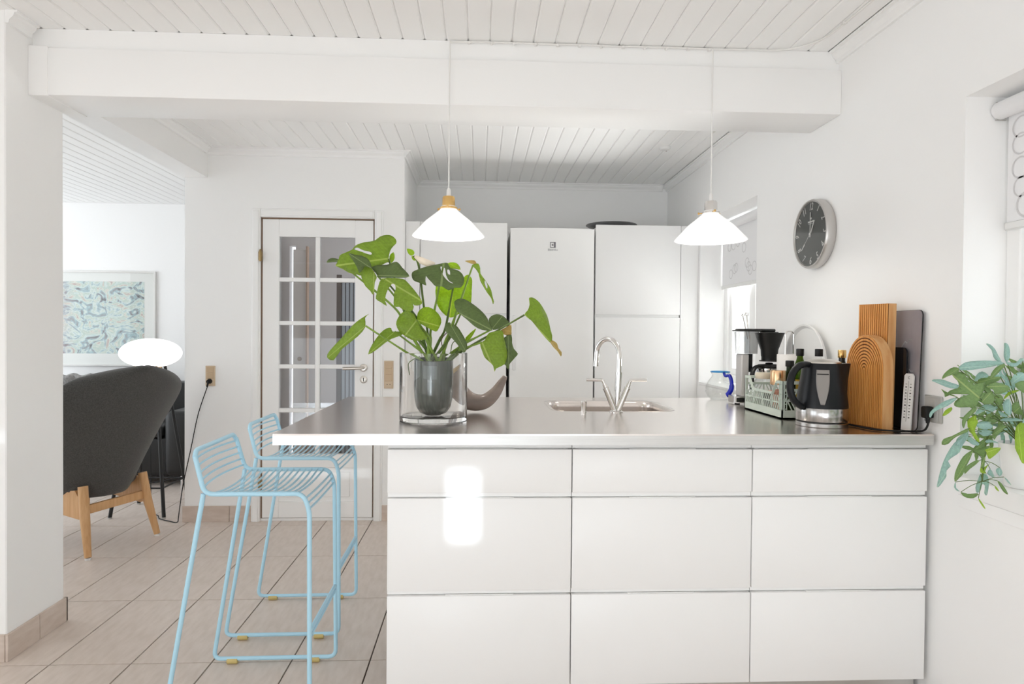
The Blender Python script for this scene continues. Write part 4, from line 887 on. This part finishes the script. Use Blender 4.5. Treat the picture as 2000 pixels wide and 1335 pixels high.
MB().tube(fillet([(kx-.05, Y0-.025, CT+.172), (kx-.085, Y0-.045, CT+.178), (kx-.105, Y0-.055, CT+.15), (kx-.108, Y0-.058, CT+.07)], .02), .009, 10, flat=1.3).build('carafe_handle', 'black', cf)

# ================================================================== TOWEL ROLL, TRAY
tr_ = thing('paper_towel_holder', 'white kitchen roll on a wire holder behind the crate', 'kitchen roll', (1.402, 2.93, CT))
MB().lathe([(.062, 0), (.062, .006), (.02, .008)], (1.402, 2.93, CT), 32).build('base', 'chrome', tr_)
MB().lathe([(.018, .009), (.052, .009), (.053, .011), (.053, .236), (.052, .238), (.018, .238), (.018, .2)], (1.402, 2.93, CT), 40, cap0=False, cap1=False).build('paper_roll', 'paper', tr_)
MB().tube(fillet([(1.384, 2.93, CT+.01), (1.384, 2.93, CT+.343), (1.42, 2.93, CT+.343), (1.42, 2.93, CT+.01)], .02), .003, 8).build('wire_loop', 'chrome', tr_)
ty_, tz_ = 2.955, CT+.190
MXt = Matrix.Translation((1.499, ty_, tz_)) @ Matrix.Rotation(math.radians(-90), 4, 'Y') @ Matrix.Rotation(math.radians(0), 4, 'X')
tag(MB().lathe([(.001, 0), (.165, 0), (.18, .004), (.188, .018), (.186, .022), (.178, .02), (.168, .006), (.001, .004)], n=56, mx=MXt).build('round_tray', 'pot'), 'round white tray leaning on the wall behind the kitchen roll', 'tray')

# ================================================================== CRATE AND ITS CONTENTS
cr_ = thing('folding_crate', 'pale mint folding plastic crate left of the kettle', 'crate', (1.285, 2.67, CT))
cx0, cx1, cy0, cy1, ch_ = 1.165, 1.405, 2.49, 2.85, .147
z0 = CT+.001
MB().box(cx0, cx1, cy0, cy1, z0, z0+.006).build('bottom', 'mint', cr_)
def crate_side(fn, Ls, dip):
    # fn(u along, v up, w out)
    b = MB()
    b.box(0, Ls, 0, .034, 0, .005); 
    V = b; bm2 = V.bm
    b.box(0, .012, .034, ch_, 0, .005); b.box(Ls-.012, Ls, .034, ch_, 0, .005)
    if dip:
        d0, d1 = .045, Ls-.045; zt_ = ch_; zd = ch_-.048
        b.prism([(.012, zt_-.01), (.012, zt_), (d0, zt_), (d0+.038, zd), (d1-.038, zd), (d1, zt_), (Ls-.012, zt_), (Ls-.012, zt_-.01), (d1-.006, zt_-.01), (d1-.042, zd-.009), (d0+.042, zd-.009), (d0+.006, zt_-.01)], lambda u, v, q: Vector((u, v, q)), -.004, .007)
        top = zd-.009
    else:
        b.box(.012, Ls-.012, ch_-.012, ch_, -.003, .006); b.box(.012, Ls-.012, ch_-.04, ch_-.03, 0, .005); top = ch_-.04
    mid = (.034+top)/2
    b.box(.012, Ls-.012, mid-.0025, mid+.0025, 0, .005)
    ncol = 4 if dip else 3
    cw = (Ls-.024)/ncol
    for c in range(ncol):
        u0 = .012+c*cw; b.box(u0+cw-.003, u0+cw+.003, .034, top, 0, .005)
        for rw, (za, zb_) in enumerate(((.034, mid), (mid, top))):
            hgt = zb_-za; k = 5; sl = (.5 if (rw+c) % 2 else -.5)*hgt
            for i in range(k+1):
                uu = u0+cw*(i/k)
                A = [(uu-.0022, za), (uu+.0022, za), (uu+sl+.0022, zb_), (uu+sl-.0022, zb_)]
                A = [(min(max(p[0], u0), u0+cw), p[1]) for p in A]
                if abs(A[0][0]-A[1][0]) < 1e-5 or abs(A[2][0]-A[3][0]) < 1e-5: continue
                b.prism(A, lambda u, v, q: Vector((u, v, q)), .001, .004)
    for v in b.bm.verts: v.co = fn(*v.co)
    return b
crate_side(lambda u, v, q: Vector((cx0+q, cy1-u, z0+v)), cy1-cy0, True).build('side_panel', 'mint', cr_, smooth=False)
crate_side(lambda u, v, q: Vector((cx1-q, cy1-u, z0+v)), cy1-cy0, True).build('side_panel', 'mint', cr_, smooth=False)
crate_side(lambda u, v, q: Vector((cx0+u, cy0+q, z0+v)), cx1-cx0, False).build('end_panel', 'mint', cr_, smooth=False)
crate_side(lambda u, v, q: Vector((cx0+u, cy1-q, z0+v)), cx1-cx0, False).build('end_panel', 'mint', cr_, smooth=False)
b = MB()
for k in range(6):
    zz = z0+.038+k*.019
    for (px_, sx_) in ((cx0, 1), (cx1, -1)):
        b.box(px_-.002*sx_, px_+.020*sx_, cy0-.003, cy0+.0005, zz, zz+.003); b.box(px_-.003*sx_, px_+.0005*sx_, cy0, cy0+.022, zz, zz+.003)
for (px_, sx_) in ((cx0, 1), (cx1, -1)):
    for q_ in (0, .009, .018): b.box(px_+(q_-.0012)*sx_, px_+(q_+.0012)*sx_, cy0-.003, cy0+.0005, z0+.036, z0+ch_); b.box(px_-.003*sx_, px_+.0005*sx_, cy0+q_, cy0+q_+.0024, z0+.036, z0+ch_)
ob = b.build('corner_ribs', 'mint', cr_, smooth=False); ob['kind'] = 'stuff'
zi = z0+.0065
def bottle(x, y, r_, h, mt, capm, lab, z=zi, neck=.012, sh=.6, lab_m=None, nm='bottle', grp='bottles by the crate'):
    t = thing(nm, lab, 'bottle', (x, y, z), group=grp)
    MB().lathe([(r_*.9, 0), (r_, .004), (r_, h*sh), (r_*.85, h*(sh+.07)), (neck*1.2, h*(sh+.2)), (neck, h*(sh+.24)), (neck, h*.93), (.001, h*.93)], (x, y, z), 28).build('glass', mt, t)
    MB().lathe([(neck*1.25, h*.885), (neck*1.3, h*.89), (neck*1.3, h*.992), (neck*1.15, h), (.001, h)], (x, y, z), 20).build('cap', capm, t)
    if lab_m: MB().lathe([(r_+.0006, h*.12), (r_+.0006, h*(sh-.1))], (x, y, z), 28, cap0=False, cap1=False).build('paper_label', lab_m, t)
bottle(1.322, 2.668, .031, .263, 'green', 'black', 'green oil bottle with black cap standing in the crate', lab_m='label', sh=.62)
bottle(1.262, 2.632, .024, .215, 'dgreen', 'black', 'short dark green bottle with black cap in the crate', neck=.013, sh=.58)
bottle(1.366, 2.600, .027, .264, 'glassclear', 'black', 'clear glass bottle with black cap behind the kettle', sh=.6)
bottle(1.446, 2.572, .028, .268, 'darkb', 'brass', 'dark bottle with gold cap beside the wooden boards', z=CT, sh=.6)
mj = thing('salt_jar', 'glass jar of pink salt with copper lid in the crate', 'jar', (1.203, 2.61, zi))
MB().lathe([(.026, 0), (.028, .004), (.028, .115), (.026, .118), (.001, .118)], (1.203, 2.61, zi), 28).build('glass', 'glassclear', mj)
MB().lathe([(.024, .004), (.0255, .006), (.0255, .095), (.001, .1)], (1.203, 2.61, zi), 24).build('salt', 'pink', mj)
MB().lathe([(.029, .119), (.0295, .121), (.0295, .172), (.028, .176), (.001, .176)], (1.203, 2.61, zi), 28).build('lid', 'copper', mj)
gj = thing('glass_jar', 'clear glass jar with pale lid at the far end of the crate', 'jar', (1.222, 2.79, zi))
MB().lathe([(.034, 0), (.036, .004), (.036, .12), (.03, .13), (.001, .13)], (1.222, 2.79, zi), 28).build('glass', 'glassclear', gj); MB().lathe([(.032, .1305), (.033, .132), (.033, .152), (.031, .156), (.001, .157)], (1.222, 2.79, zi), 28).build('lid', mat('pale_lid', '#d8cdb8', .35), gj)
bw = thing('black_dish', 'small black dish with pinkish contents inside the crate', 'dish', (1.212, 2.70, zi))
MB().lathe([(.02, 0), (.03, .05), (.042, .078), (.04, .078), (.028, .052), (.001, .045)], (1.218, 2.70, zi), 28).build('bowl', 'black', bw); MB().lathe([(.036, .07), (.03, .078), (.015, .086), (.001, .088)], (1.218, 2.70, zi), 24).build('contents', 'pink', bw)

# ================================================================== KETTLE
kx_, ky_ = 1.240, 2.335
kt = thing('electric_kettle', 'black electric kettle with brushed steel base band', 'kettle', (kx_, ky_, CT))
MB().lathe([(.086, 0), (.088, .002), (.088, .013), (.086, .015)], (kx_, ky_, CT), 48).build('power_base', mat('brushed_base_steel', (.5, .49, .48), .25, 1), kt)
MB().lathe([(.084, .0152), (.084, .021)], (kx_, ky_, CT), 48).build('gap_ring', 'black', kt)
MB().lathe([(.087, .0205), (.0885, .023), (.0885, .066), (.088, .067)], (kx_, ky_, CT), 48).build('steel_band', mat('painted_reflection_steel', (.5, .49, .48), .2, 1, noise=.3, nscale=14, stretch=(4, 4, .05)), kt)  # vertical streaks in the steel colour imitate reflections
b = MB(); prof = [(.0878, .0675), (.0875, .075), (.082, .12), (.073, .175), (.0665, .222), (.066, .226)]
rings_ = []
for r_, z_ in prof:
    ring = []
    for i in range(48):
        t_ = 2*math.pi*i/48; e_ = max(0, math.cos(t_+.28))**14*max(0, (z_-.13)/.1)*.030
        ring.append(Vector((kx_+(r_+e_)*math.cos(t_), ky_+(r_+e_)*math.sin(t_), CT+z_)))
    rings_.append(ring)
b.rings(rings_); bd = b.build('body', 'kettle', kt, angle=50)
MB().lathe([(.062, .2262), (.061, .231), (.045, .238), (.02, .241), (.001, .2415)], (kx_, ky_, CT), 36).build('lid', 'satin', kt)
hd_ = Vector((-.95, -.30, 0)).normalized()
def kp(r_, z_): return Vector((kx_, ky_, CT)) + hd_*r_ + Vector((0, 0, z_))
MB().tube(catmull([kp(.055, .219), kp(.085, .222), kp(.115, .212), kp(.138, .185), kp(.146, .15), kp(.14, .115), kp(.122, .088), kp(.09, .07)], 6), [.011]*8+[.012]*34+[.012], 12, flat=1.15).build('handle', 'kettle', kt)
# water gauge, follows the tapered body
def gf(u, v):
    z_ = .082+.122*u; hwid = .30*(.25+.75*math.sin(min(1, u*1.2)*1.57)); an = math.radians(244)+(v*2-1)*hwid
    for (ra, za), (rb, zb_) in zip(prof, prof[1:]):
        if za <= z_ <= zb_: rr_ = ra+(rb-ra)*(z_-za)/(zb_-za); break
    return Vector((kx_+(rr_+.0012)*math.cos(an), ky_+(rr_+.0012)*math.sin(an), CT+z_))
gg = MB().grid(gf, 14, 10).build('water_gauge', 'gauge', bd, angle=80, solid=.0012)
b = MB(); b.grid(lambda u, v: gf(.86+.03*u, .06+.88*v)*1.0+Vector((-.0004, -.0008, 0)), 1, 8); b.build('gauge_line', 'black', gg, solid=.0006)
kc = thing('kettle_cable', 'black kettle cable with plug in the grey wall socket', 'cable', (1.4, 2.2, CT))
zz = CT+.0045
P = [(1.325, 2.345, CT+.008), (1.338, 2.30, zz), (1.345, 2.235, zz), (1.362, 2.195, zz), (1.40, 2.172, zz), (1.44, 2.165, zz), (1.475, 2.160, zz), (1.497, 2.150, CT+.010), (1.502, 2.140, CT+.03), (1.500, 2.138, CT+.05)]
MB().tube(catmull(P, 6), .0033, 8).build('cord', 'rubber', kc)
b = MB(); b.tube([(1.500, 2.138, CT+.035), (1.500, 2.138, CT+.056)], [.0055, .008], 10); b.box(1.484, 1.5115, 2.122, 2.154, CT+.052, CT+.092, .006, 2); b.build('plug', 'rubber', kc)

# ================================================================== BOARDS
def upright(P0, P1, th, lean=.0):
    # local frame: u along the board, v up, w through the thickness towards the wall
    P0 = Vector((P0[0], P0[1], CT+.0008)); P1 = Vector((P1[0], P1[1], CT+.0008)); U = (P1-P0).normalized(); Wv = Vector((-U.y, U.x, 0))
    if Wv.x < 0: Wv = -Wv
    Vv = (Vector((0, 0, 1))+Wv*lean).normalized()
    return (lambda u, v, q: P0+U*u+Vv*v+Wv*q), (P1-P0).length
ab = thing('arched_wood_board', 'arched wooden board with concentric carved grooves beside the kettle', 'cutting board', (1.38, 2.29, CT))
fn, Wd = upright((1.350, 2.372), (1.390, 2.212), .05, .012)
Hb = .328; R_ = Wd/2; ry = .125
arch = lambda o_: [(o_, .0), (Wd-o_, .0)]+[(R_+(R_-o_)*math.cos(math.pi*i/24), Hb-ry+(ry-o_*1.3)*math.sin(math.pi*i/24)) for i in range(25)]
MB().prism(arch(0), fn, 0, .043).build('board', 'woodend', ab, angle=30)
NR = 11
for k in range(NR):
    o1 = R_*(k/NR)+.0012; o2 = R_*((k+1)/NR)-.0016
    if o2 <= o1: continue
    b = MB()
    def prof_(o_): 
        rr_ = R_-o_; ryy = ry*(1-o_/R_)*1.0
        return [(o_, .004)]+[(R_-rr_*math.cos(math.pi*i/20), Hb-ry+ryy*math.sin(math.pi*i/20)) for i in range(21)]+[(Wd-o_, .004)]
    A, B2 = prof_(o1), prof_(o2)
    b.rings([[fn(p[0], p[1], -.0006), fn(q[0], q[1], -.0006), fn(q[0], q[1], -.0035), fn(p[0], p[1], -.0035)] for p, q in zip(A, B2)])
    b.build('carved_rib', 'wood', ab, angle=60)
MB().prism(arch(.002), fn, -.0008, -.0001).build('groove_ground', 'groove', ab, smooth=False)
tb = thing('ribbed_wood_block', 'tall ribbed wooden block standing behind the arched board', 'cutting board', (1.43, 2.31, CT))
fn, Wd = upright((1.404, 2.392), (1.433, 2.262), .036, .014)
MB().prism([(0, 0), (Wd, 0), (Wd, .44), (0, .44)], fn, 0, .034).build('block', 'woodend', tb, smooth=False)
MB().prism([(0, 0), (Wd, 0), (Wd, .439), (0, .439)], fn, -.0006, 0).build('groove_ground', 'groove', tb, smooth=False)
for k in range(14):
    u0 = Wd*k/14
    MB().prism([(u0+.0016, 0), (u0+Wd/14-.0016, 0), (u0+Wd/14-.0016, .44), (u0+.0016, .44)], fn, -.0035, -.0007).build('rib', 'wood', tb, smooth=False)
bk = thing('black_marble_board', 'black marble-print glass board behind the wooden blocks', 'cutting board', (1.47, 2.3, CT))
fn, Wd = upright((1.481, 2.40), (1.483, 2.232), .006, .008)
MB().prism(rrect(0, Wd, 0, .285, .02), fn, 0, .006).build('glass', 'slateb', bk)
gs = thing('grey_stone_board', 'grey stone-print glass board leaning against the wall', 'cutting board', (1.5, 2.27, CT))
fn, Wd = upright((1.492, 2.395), (1.495, 2.188), .007, .035)
MB().prism(rrect(0, Wd, 0, .415, .018), fn, 0, .006).build('glass', 'slate', gs)
MB().prism(rrect(-.0012, Wd+.0012, -.0004, .4162, .019), fn, .0015, .005).build('edge', 'black', gs)
rn = random.Random(3)
for k in range(5):
    u0, v0 = .05+.09*rn.random(), .10+.2*rn.random(); pts = [(u0, v0)]
    for _ in range(5): pts.append((pts[-1][0]+.014*(rn.random()+.1), pts[-1][1]+.022*(rn.random()-.4)))
    b = MB(); b.tube([fn(p[0], p[1], -.0002) for p in pts], [.0006, .0018, .0024, .0016, .002, .0006], 5); b.build('printed_vein', 'vein', gs)
tm = thing('thermometer', 'white strip thermometer leaning on the grey board', 'thermometer', (1.48, 2.22, CT))
A = Vector((1.470, 2.228, CT+.0008)); U = Vector((.30, -.95, 0)).normalized(); Vv = Vector((.075, .03, 1)).normalized(); Nn = U.cross(Vv); Nn = Nn if Nn.x < 0 else -Nn
f2 = lambda u, v, q: A+U*u+Vv*v+Nn*q
MB().prism([(0, 0), (.036, 0), (.036, .188), (.030, .196), (.006, .196), (0, .188)], f2, 0, .005).build('plate', 'white', tm)
MB().tube([f2(.018, .03, .0058), f2(.018, .17, .0058)], .0013, 6).build('glass_tube', 'grey', tm)
for k in range(12):
    for u0 in (.007, .024): MB().prism([(u0, .042+k*.0105), (u0+.006, .042+k*.0105), (u0+.006, .0455+k*.0105), (u0, .0455+k*.0105)], f2, .0052, .0056).build('scale_mark', 'grey' if k % 2 else 'black', tm, smooth=False)
MX_ = Matrix(((U.x, Vv.x, Nn.x, f2(.018, .181, .0054).x), (U.y, Vv.y, Nn.y, f2(.018, .181, .0054).y), (U.z, Vv.z, Nn.z, f2(.018, .181, .0054).z), (0, 0, 0, 1)))
text_mb('C', .012, MX_, .0002).build('lettering', 'black', tm, smooth=False)

# ================================================================== FERN
pcx, pcy, pz = 1.590, 1.852, W2[2]+.0405
fp = thing('flower_pot', 'white flower pot on the sill of the near window', 'pot', (pcx, pcy, pz))
MB().lathe([(.001, 0), (.043, 0), (.046, .003), (.061, .125), (.0615, .128), (.058, .128), (.055, .11), (.044, .012), (.001, .01)], (pcx, pcy, pz), 40).build('pot_wall', 'pot', fp)
MB().lathe([(.001, .1), (.054, .105), (.054, .11), (.001, .116)], (pcx, pcy, pz), 24).build('soil', 'soil', fp)
fe = thing('blue_fern', 'blue-green trailing fern spilling over the near window sill', 'fern', (pcx, pcy, pz+.115))
crown_p = Vector((pcx, pcy, pz+.118))
F6, F8 = (1810, 650, .1498), (1810, 820, .1423)
FO = [(F6, 'fernA', [(405, 460), (470, 400), (560, 370), (750, 358), (900, 365), (1000, 385), (1010, 410), (920, 420), (840, 440), (720, 460), (600, 480), (500, 485), (430, 480)]),
      (F6, 'fernA', [(975, 372), (950, 385), (910, 360), (870, 310), (845, 220), (770, 140), (830, 150), (890, 210), (930, 290)]),
      (F6, 'fernA', [(1050, 380), (1030, 370), (1005, 300), (1010, 200), (1010, 130), (1060, 150), (1085, 230), (1080, 320)]),
      (F6, 'fernA', [(1030, 380), (1100, 385), (1160, 390), (1220, 330), (1268, 345), (1230, 385), (1180, 430), (1130, 440), (1070, 420)]),
      (F6, 'fernB', [(1000, 400), (1020, 430), (960, 490), (880, 570), (830, 590), (840, 530), (900, 450)]),
      (F6, 'fernB', [(420, 460), (410, 510), (340, 540), (260, 570), (200, 600), (220, 540), (280, 480), (350, 445)]),
      (F6, 'fernB', [(690, 850), (650, 950), (590, 985), (560, 965), (430, 970), (360, 945), (370, 890), (450, 830), (560, 800), (400, 795), (280, 790), (300, 750), (400, 715), (420, 680), (400, 620), (330, 545), (420, 500), (500, 540), (540, 620), (620, 670), (760, 640), (750, 740)]),
      (F6, 'fernA', [(410, 700), (400, 720), (310, 720), (200, 680), (110, 640), (70, 625), (90, 605), (200, 605), (300, 640), (420, 680)]),
      (F6, 'fernB', [(620, 965), (650, 970), (640, 1020), (560, 1090), (510, 1160), (485, 1240), (462, 1200), (470, 1110), (520, 1050), (590, 985)]),
      (F6, 'fernB', [(410, 840), (300, 810), (240, 835), (230, 790), (190, 730), (230, 755), (330, 800)]),
      (F6, 'fernA', [(380, 840), (370, 880), (270, 950), (150, 1000), (80, 1050), (55, 1100), (35, 1090), (45, 1030), (130, 950), (250, 880)]),
      (F6, 'fernC', [(330, 1000), (280, 1050), (205, 1085), (240, 1010), (320, 965)]),
      (F6, 'fernC', [(620, 1075), (645, 1085), (650, 1180), (600, 1290), (640, 1335), (560, 1290), (530, 1150)]),
      (F6, 'fernA', [(920, 960), (900, 1000), (790, 1060), (770, 1010), (690, 1050), (625, 1060), (700, 960), (790, 930)]),
      (F6, 'fernB', [(960, 570), (940, 620), (840, 660), (770, 690), (640, 650), (760, 560), (880, 570)]),
      (F6, 'fernA', [(800, 545), (790, 580), (700, 590), (620, 640), (650, 545), (720, 500)]),
      (F6, 'fernB', [(1060, 690), (1080, 740), (980, 790), (890, 800), (870, 740), (780, 700), (900, 640)]),
      (F6, 'fernA', [(1268, 530), (1268, 620), (1180, 650), (1150, 720), (1080, 680), (1140, 540), (1220, 510)]),
      (F6, 'fernB', [(1300, 620), (1320, 790), (1200, 740), (1150, 660)]),
      (F6, 'fernC', [(1200, 755), (1090, 800), (1030, 850), (1000, 860), (1060, 770), (1180, 740)]),
      (F6, 'fernB', [(1000, 870), (960, 950), (920, 900), (880, 830), (960, 800)]),
      (F6, 'fernA', [(1080, 860), (1110, 1000), (1080, 1080), (1000, 1000), (1000, 900)]),
      (F6, 'fernB', [(1220, 960), (1260, 1060), (1200, 1060), (1130, 1040), (1110, 940), (1180, 890)]),
      (F6, 'fernA', [(1268, 1140), (1150, 1150), (1030, 1150), (955, 1140), (1010, 1110), (1150, 1105)]),
      (F6, 'fernA', [(1060, 1090), (980, 1090), (930, 1010), (1000, 1040)]),
      (F6, 'fernA', [(840, 1160), (800, 1190), (860, 1260), (780, 1240), (700, 1210), (660, 1180), (720, 1150)]),
      (F6, 'fernB', [(1040, 1210), (1000, 1250), (920, 1335), (860, 1320), (920, 1230)]),
      (F6, 'fernB', [(1180, 560), (1110, 480), (1060, 430), (1130, 440), (1160, 510)]),
      (F6, 'fernB', [(850, 760), (880, 880), (800, 930), (720, 900), (750, 800)]),
      (F8, 'fernA', [(570, 230), (500, 330), (450, 440), (380, 490), (290, 560), (330, 630), (270, 690), (270, 770), (230, 830), (180, 900), (140, 920), (150, 850), (200, 650), (270, 480), (380, 310), (500, 230), (560, 160)]),
      (F8, 'fernB', [(570, 110), (560, 160), (420, 220), (340, 280), (290, 330), (205, 335), (230, 260), (340, 220), (480, 150)]),
      (F8, 'fernA', [(570, 150), (560, 200), (500, 280), (480, 350), (405, 350), (410, 260), (480, 200)]),
      (F8, 'fernA', [(560, 200), (640, 260), (720, 320), (700, 350), (620, 330), (560, 270)]),
      (F8, 'fernC', [(700, 0), (680, 80), (660, 160), (720, 260), (720, 300), (660, 260), (600, 130), (570, 0)]),
      (F8, 'fernB', [(630, 420), (600, 520), (540, 640), (500, 740), (440, 800), (385, 845), (385, 740), (430, 620), (500, 500), (590, 430)]),
      (F8, 'fernB', [(720, 560), (660, 620), (590, 670), (520, 740), (530, 650), (620, 580), (690, 550)]),
      (F8, 'fernB', [(870, 350), (850, 420), (800, 520), (790, 640), (740, 650), (750, 500), (640, 450), (640, 420), (720, 390)]),
      (F8, 'fernC', [(820, 440), (810, 400), (900, 380), (1015, 378), (980, 440), (900, 510), (850, 530)]),
      (F8, 'fernC', [(740, 650), (800, 640), (880, 580), (840, 620), (800, 700), (820, 730), (740, 720)]),
      (F8, 'fernA', [(740, 740), (820, 745), (850, 820), (850, 900), (825, 1030), (790, 1000), (800, 900), (760, 880), (740, 960), (690, 1000), (670, 920), (710, 800)]),
      (F8, 'fernB', [(470, 985), (560, 1010), (700, 1005), (700, 1030), (640, 1070), (550, 1065), (490, 1030)]),
      (F8, 'fernA', [(395, 850), (402, 930), (455, 975), (420, 972), (375, 920)]),
      (F8, 'fernC', [(710, 1070), (750, 1120), (790, 1180), (805, 1220), (770, 1190), (720, 1110)]),
      (F8, 'fernC', [(1250, 60), (1335, 40), (1360, 300), (1345, 560), (1310, 590), (1260, 480), (1215, 380), (1215, 150)]),
      (F8, 'fernB', [(970, 830), (1030, 870), (1090, 960), (1115, 1020), (1060, 990), (1000, 900)]),
      (F8, 'fernC', [(930, 900), (960, 920), (995, 980), (950, 950)]),
      (F8, 'fernA', [(870, 670), (910, 730), (930, 800), (880, 770), (830, 730)]),
      (F8, 'fernA', [(1000, 650), (1040, 720), (1000, 770), (960, 720), (950, 680)]),
      (F8, 'fernA', [(1060, 780), (1110, 820), (1160, 890), (1110, 850)]),
      (F8, 'fernB', [(1090, 90), (1000, 150), (930, 270), (900, 180), (960, 100), (1040, 70)]),
      (F8, 'fernA', [(880, 50), (900, 100), (820, 130), (720, 110), (680, 60), (760, 20)]),
      (F8, 'fernA', [(900, 150), (880, 200), (780, 220), (690, 150), (780, 130)]),
      (F8, 'fernA', [(800, 290), (860, 262), (1000, 320), (900, 305), (830, 312)])]
rn = random.Random(8)
for i, (fr_, mt, pts) in enumerate(FO):
    cxm = sum(p[0] for p in pts)/len(pts)/(1268 if fr_ is F6 else 1335); cym = sum(p[1] for p in pts)/len(pts)/1300 + (0 if fr_ is F6 else 1)
    yb = 1.83-.05*math.sin(cym*1.6)-.05*(1-cxm)+.05*(rn.random()-.5)
    nr = (.35*(rn.random()-.7), -1, .55*(1-cym*.55)+.3*(rn.random()-.5))
    tipi = max(range(len(pts)), key=lambda k: (pts[k][0]-pts[0][0])**2+(pts[k][1]-pts[0][1])**2)
    o, B_ = outline_leaf(fe, 'frond', mt, pts, fr_, yb, nr, (pts[0], pts[tipi]), bulge=1.2, wave=.003, seed=i)
    if cym >= 1.15:      # lower pieces hang from the trailing stem
        near = min([at(*p, Y=1.80) for p in ((1930, 850), (1922, 900), (1918, 940))], key=lambda q: (q-B_).length)
        MB().tube(catmull([near, near*.5+B_*.5+Vector((0, 0, .004)), B_], 4), .0009, 5).build('stipe', 'stemd', o)
    elif i % 2 == 0:
        mid = crown_p*.5+B_*.5+Vector((0, 0, .03))
        MB().tube(catmull([crown_p, mid, B_], 5), .0014, 5).build('stipe', 'stemd', o)
m_ = [at(*p, Y=1.80) for p in ((1930, 850), (1922, 900), (1918, 940))]
MB().tube(catmull([crown_p, crown_p*.4+m_[0]*.6+Vector((0, 0, .03))]+m_, 5), .0022, 6).build('stipe', 'stemd', fe)
# fronds on the far side of the pot, beyond the picture edge
FR = [((1950, 780), 1.93, (1885, 730), 1.90, .09, (0, -.8, .6), 'fernB', 1), ((1975, 800), 1.92, (1905, 790), 1.90, .09, (0, -.8, .6), 'fernB', 1), ((1985, 770), 1.93, (1950, 720), 1.92, .08, (0, -.8, .6), 'fernA', 1), ((1960, 815), 1.90, (1900, 830), 1.88, .08, (0, -.8, .6), 'fernB', 1), ((1990, 820), 1.90, (1945, 850), 1.88, .07, (0, -.8, .6), 'fernA', 1), ((1995, 760), 1.92, (2000, 705), 1.92, .08, (0, -.8, .6), 'fernB', 1), ((1940, 850), 1.88, (1895, 885), 1.86, .06, (0, -.9, .4), 'fernB', 1),
      ((2012, 770), 1.72, (2060, 800), 1.68, .10, (-.2, -.8, .5), 'fernB', 1), ((2010, 800), 1.70, (2035, 840), 1.66, .06, (0, -1, .4), 'fernA', 1), ((2005, 755), 1.80, (2060, 740), 1.78, .08, (0, -.8, .6), 'fernA', 1), ((2002, 700), 1.88, (2050, 705), 1.88, .06, (0, -.8, .6), 'fernB', 1), ((2012, 835), 1.78, (2040, 850), 1.76, .06, (0, -.8, .6), 'fernA', 1)]
for i, (bp, yb, tp_, yt, wd, nr, mt, kd) in enumerate(FR):
    yo = .03
    B_ = at(*bp, Y=min(yb+yo, 1.97)); T_ = at(*tp_, Y=min(yt+yo, 1.97)); wd *= 1.0
    if kd == 1:      # pinnatifid blade: a midrib strip with pairs of finger lobes
        g = leaf_mb(B_, T_, max(.018, wd*.2), nr, .15, .06, cord=0, nt_=20, nv=4, pw=.75, wav=.05, seed=i)
        ax = T_-B_; L_ = ax.length; ax.normalize(); nn = Vector(nr); nn = (nn-ax*nn.dot(ax)).normalized(); sd_ = ax.cross(nn)
        for k, tt in enumerate([.1+.62*z_/max(1, int(L_/.042)) for z_ in range(max(1, int(L_/.042))+1)]):
            for sg in (-1, 1):
                p = B_+ax*(L_*(tt+(.06 if sg > 0 else 0)))-nn*(.06*L_*tt*tt); fl_ = max(.03, min(.075, wd*.72))*(1-.35*abs(tt-.35))
                q = p+(ax*.62+sd_*sg*.8)*fl_-nn*(.12*fl_)
                leaf_mb(p, q, max(.012, min(.017, wd*.17)), nn, .2, .15, cord=0, nt_=14, nv=4, pw=.85, wav=.06, seed=i*9+k, mb=g)
    else:
        g = leaf_mb(B_, T_, wd, nr, .2, .08 if kd != 2 else .03, ((.3, .25, .03, 1), (.45, .3, .03, -1), (.6, .25, .03, 1), (.75, .25, .03, -1)) if kd == 2 else (), (), cord=.0, nt_=30, nv=6, pw=.8, wav=.05, seed=i)
    o = g.build('frond', mt, fe, angle=80, solid=.0008, keepn=True)
    mid = crown_p*.5+B_*.5+Vector((0, 0, .03))
    MB().tube(catmull([crown_p, mid, B_], 5), .0014, 5).build('stipe', 'stemd', o)
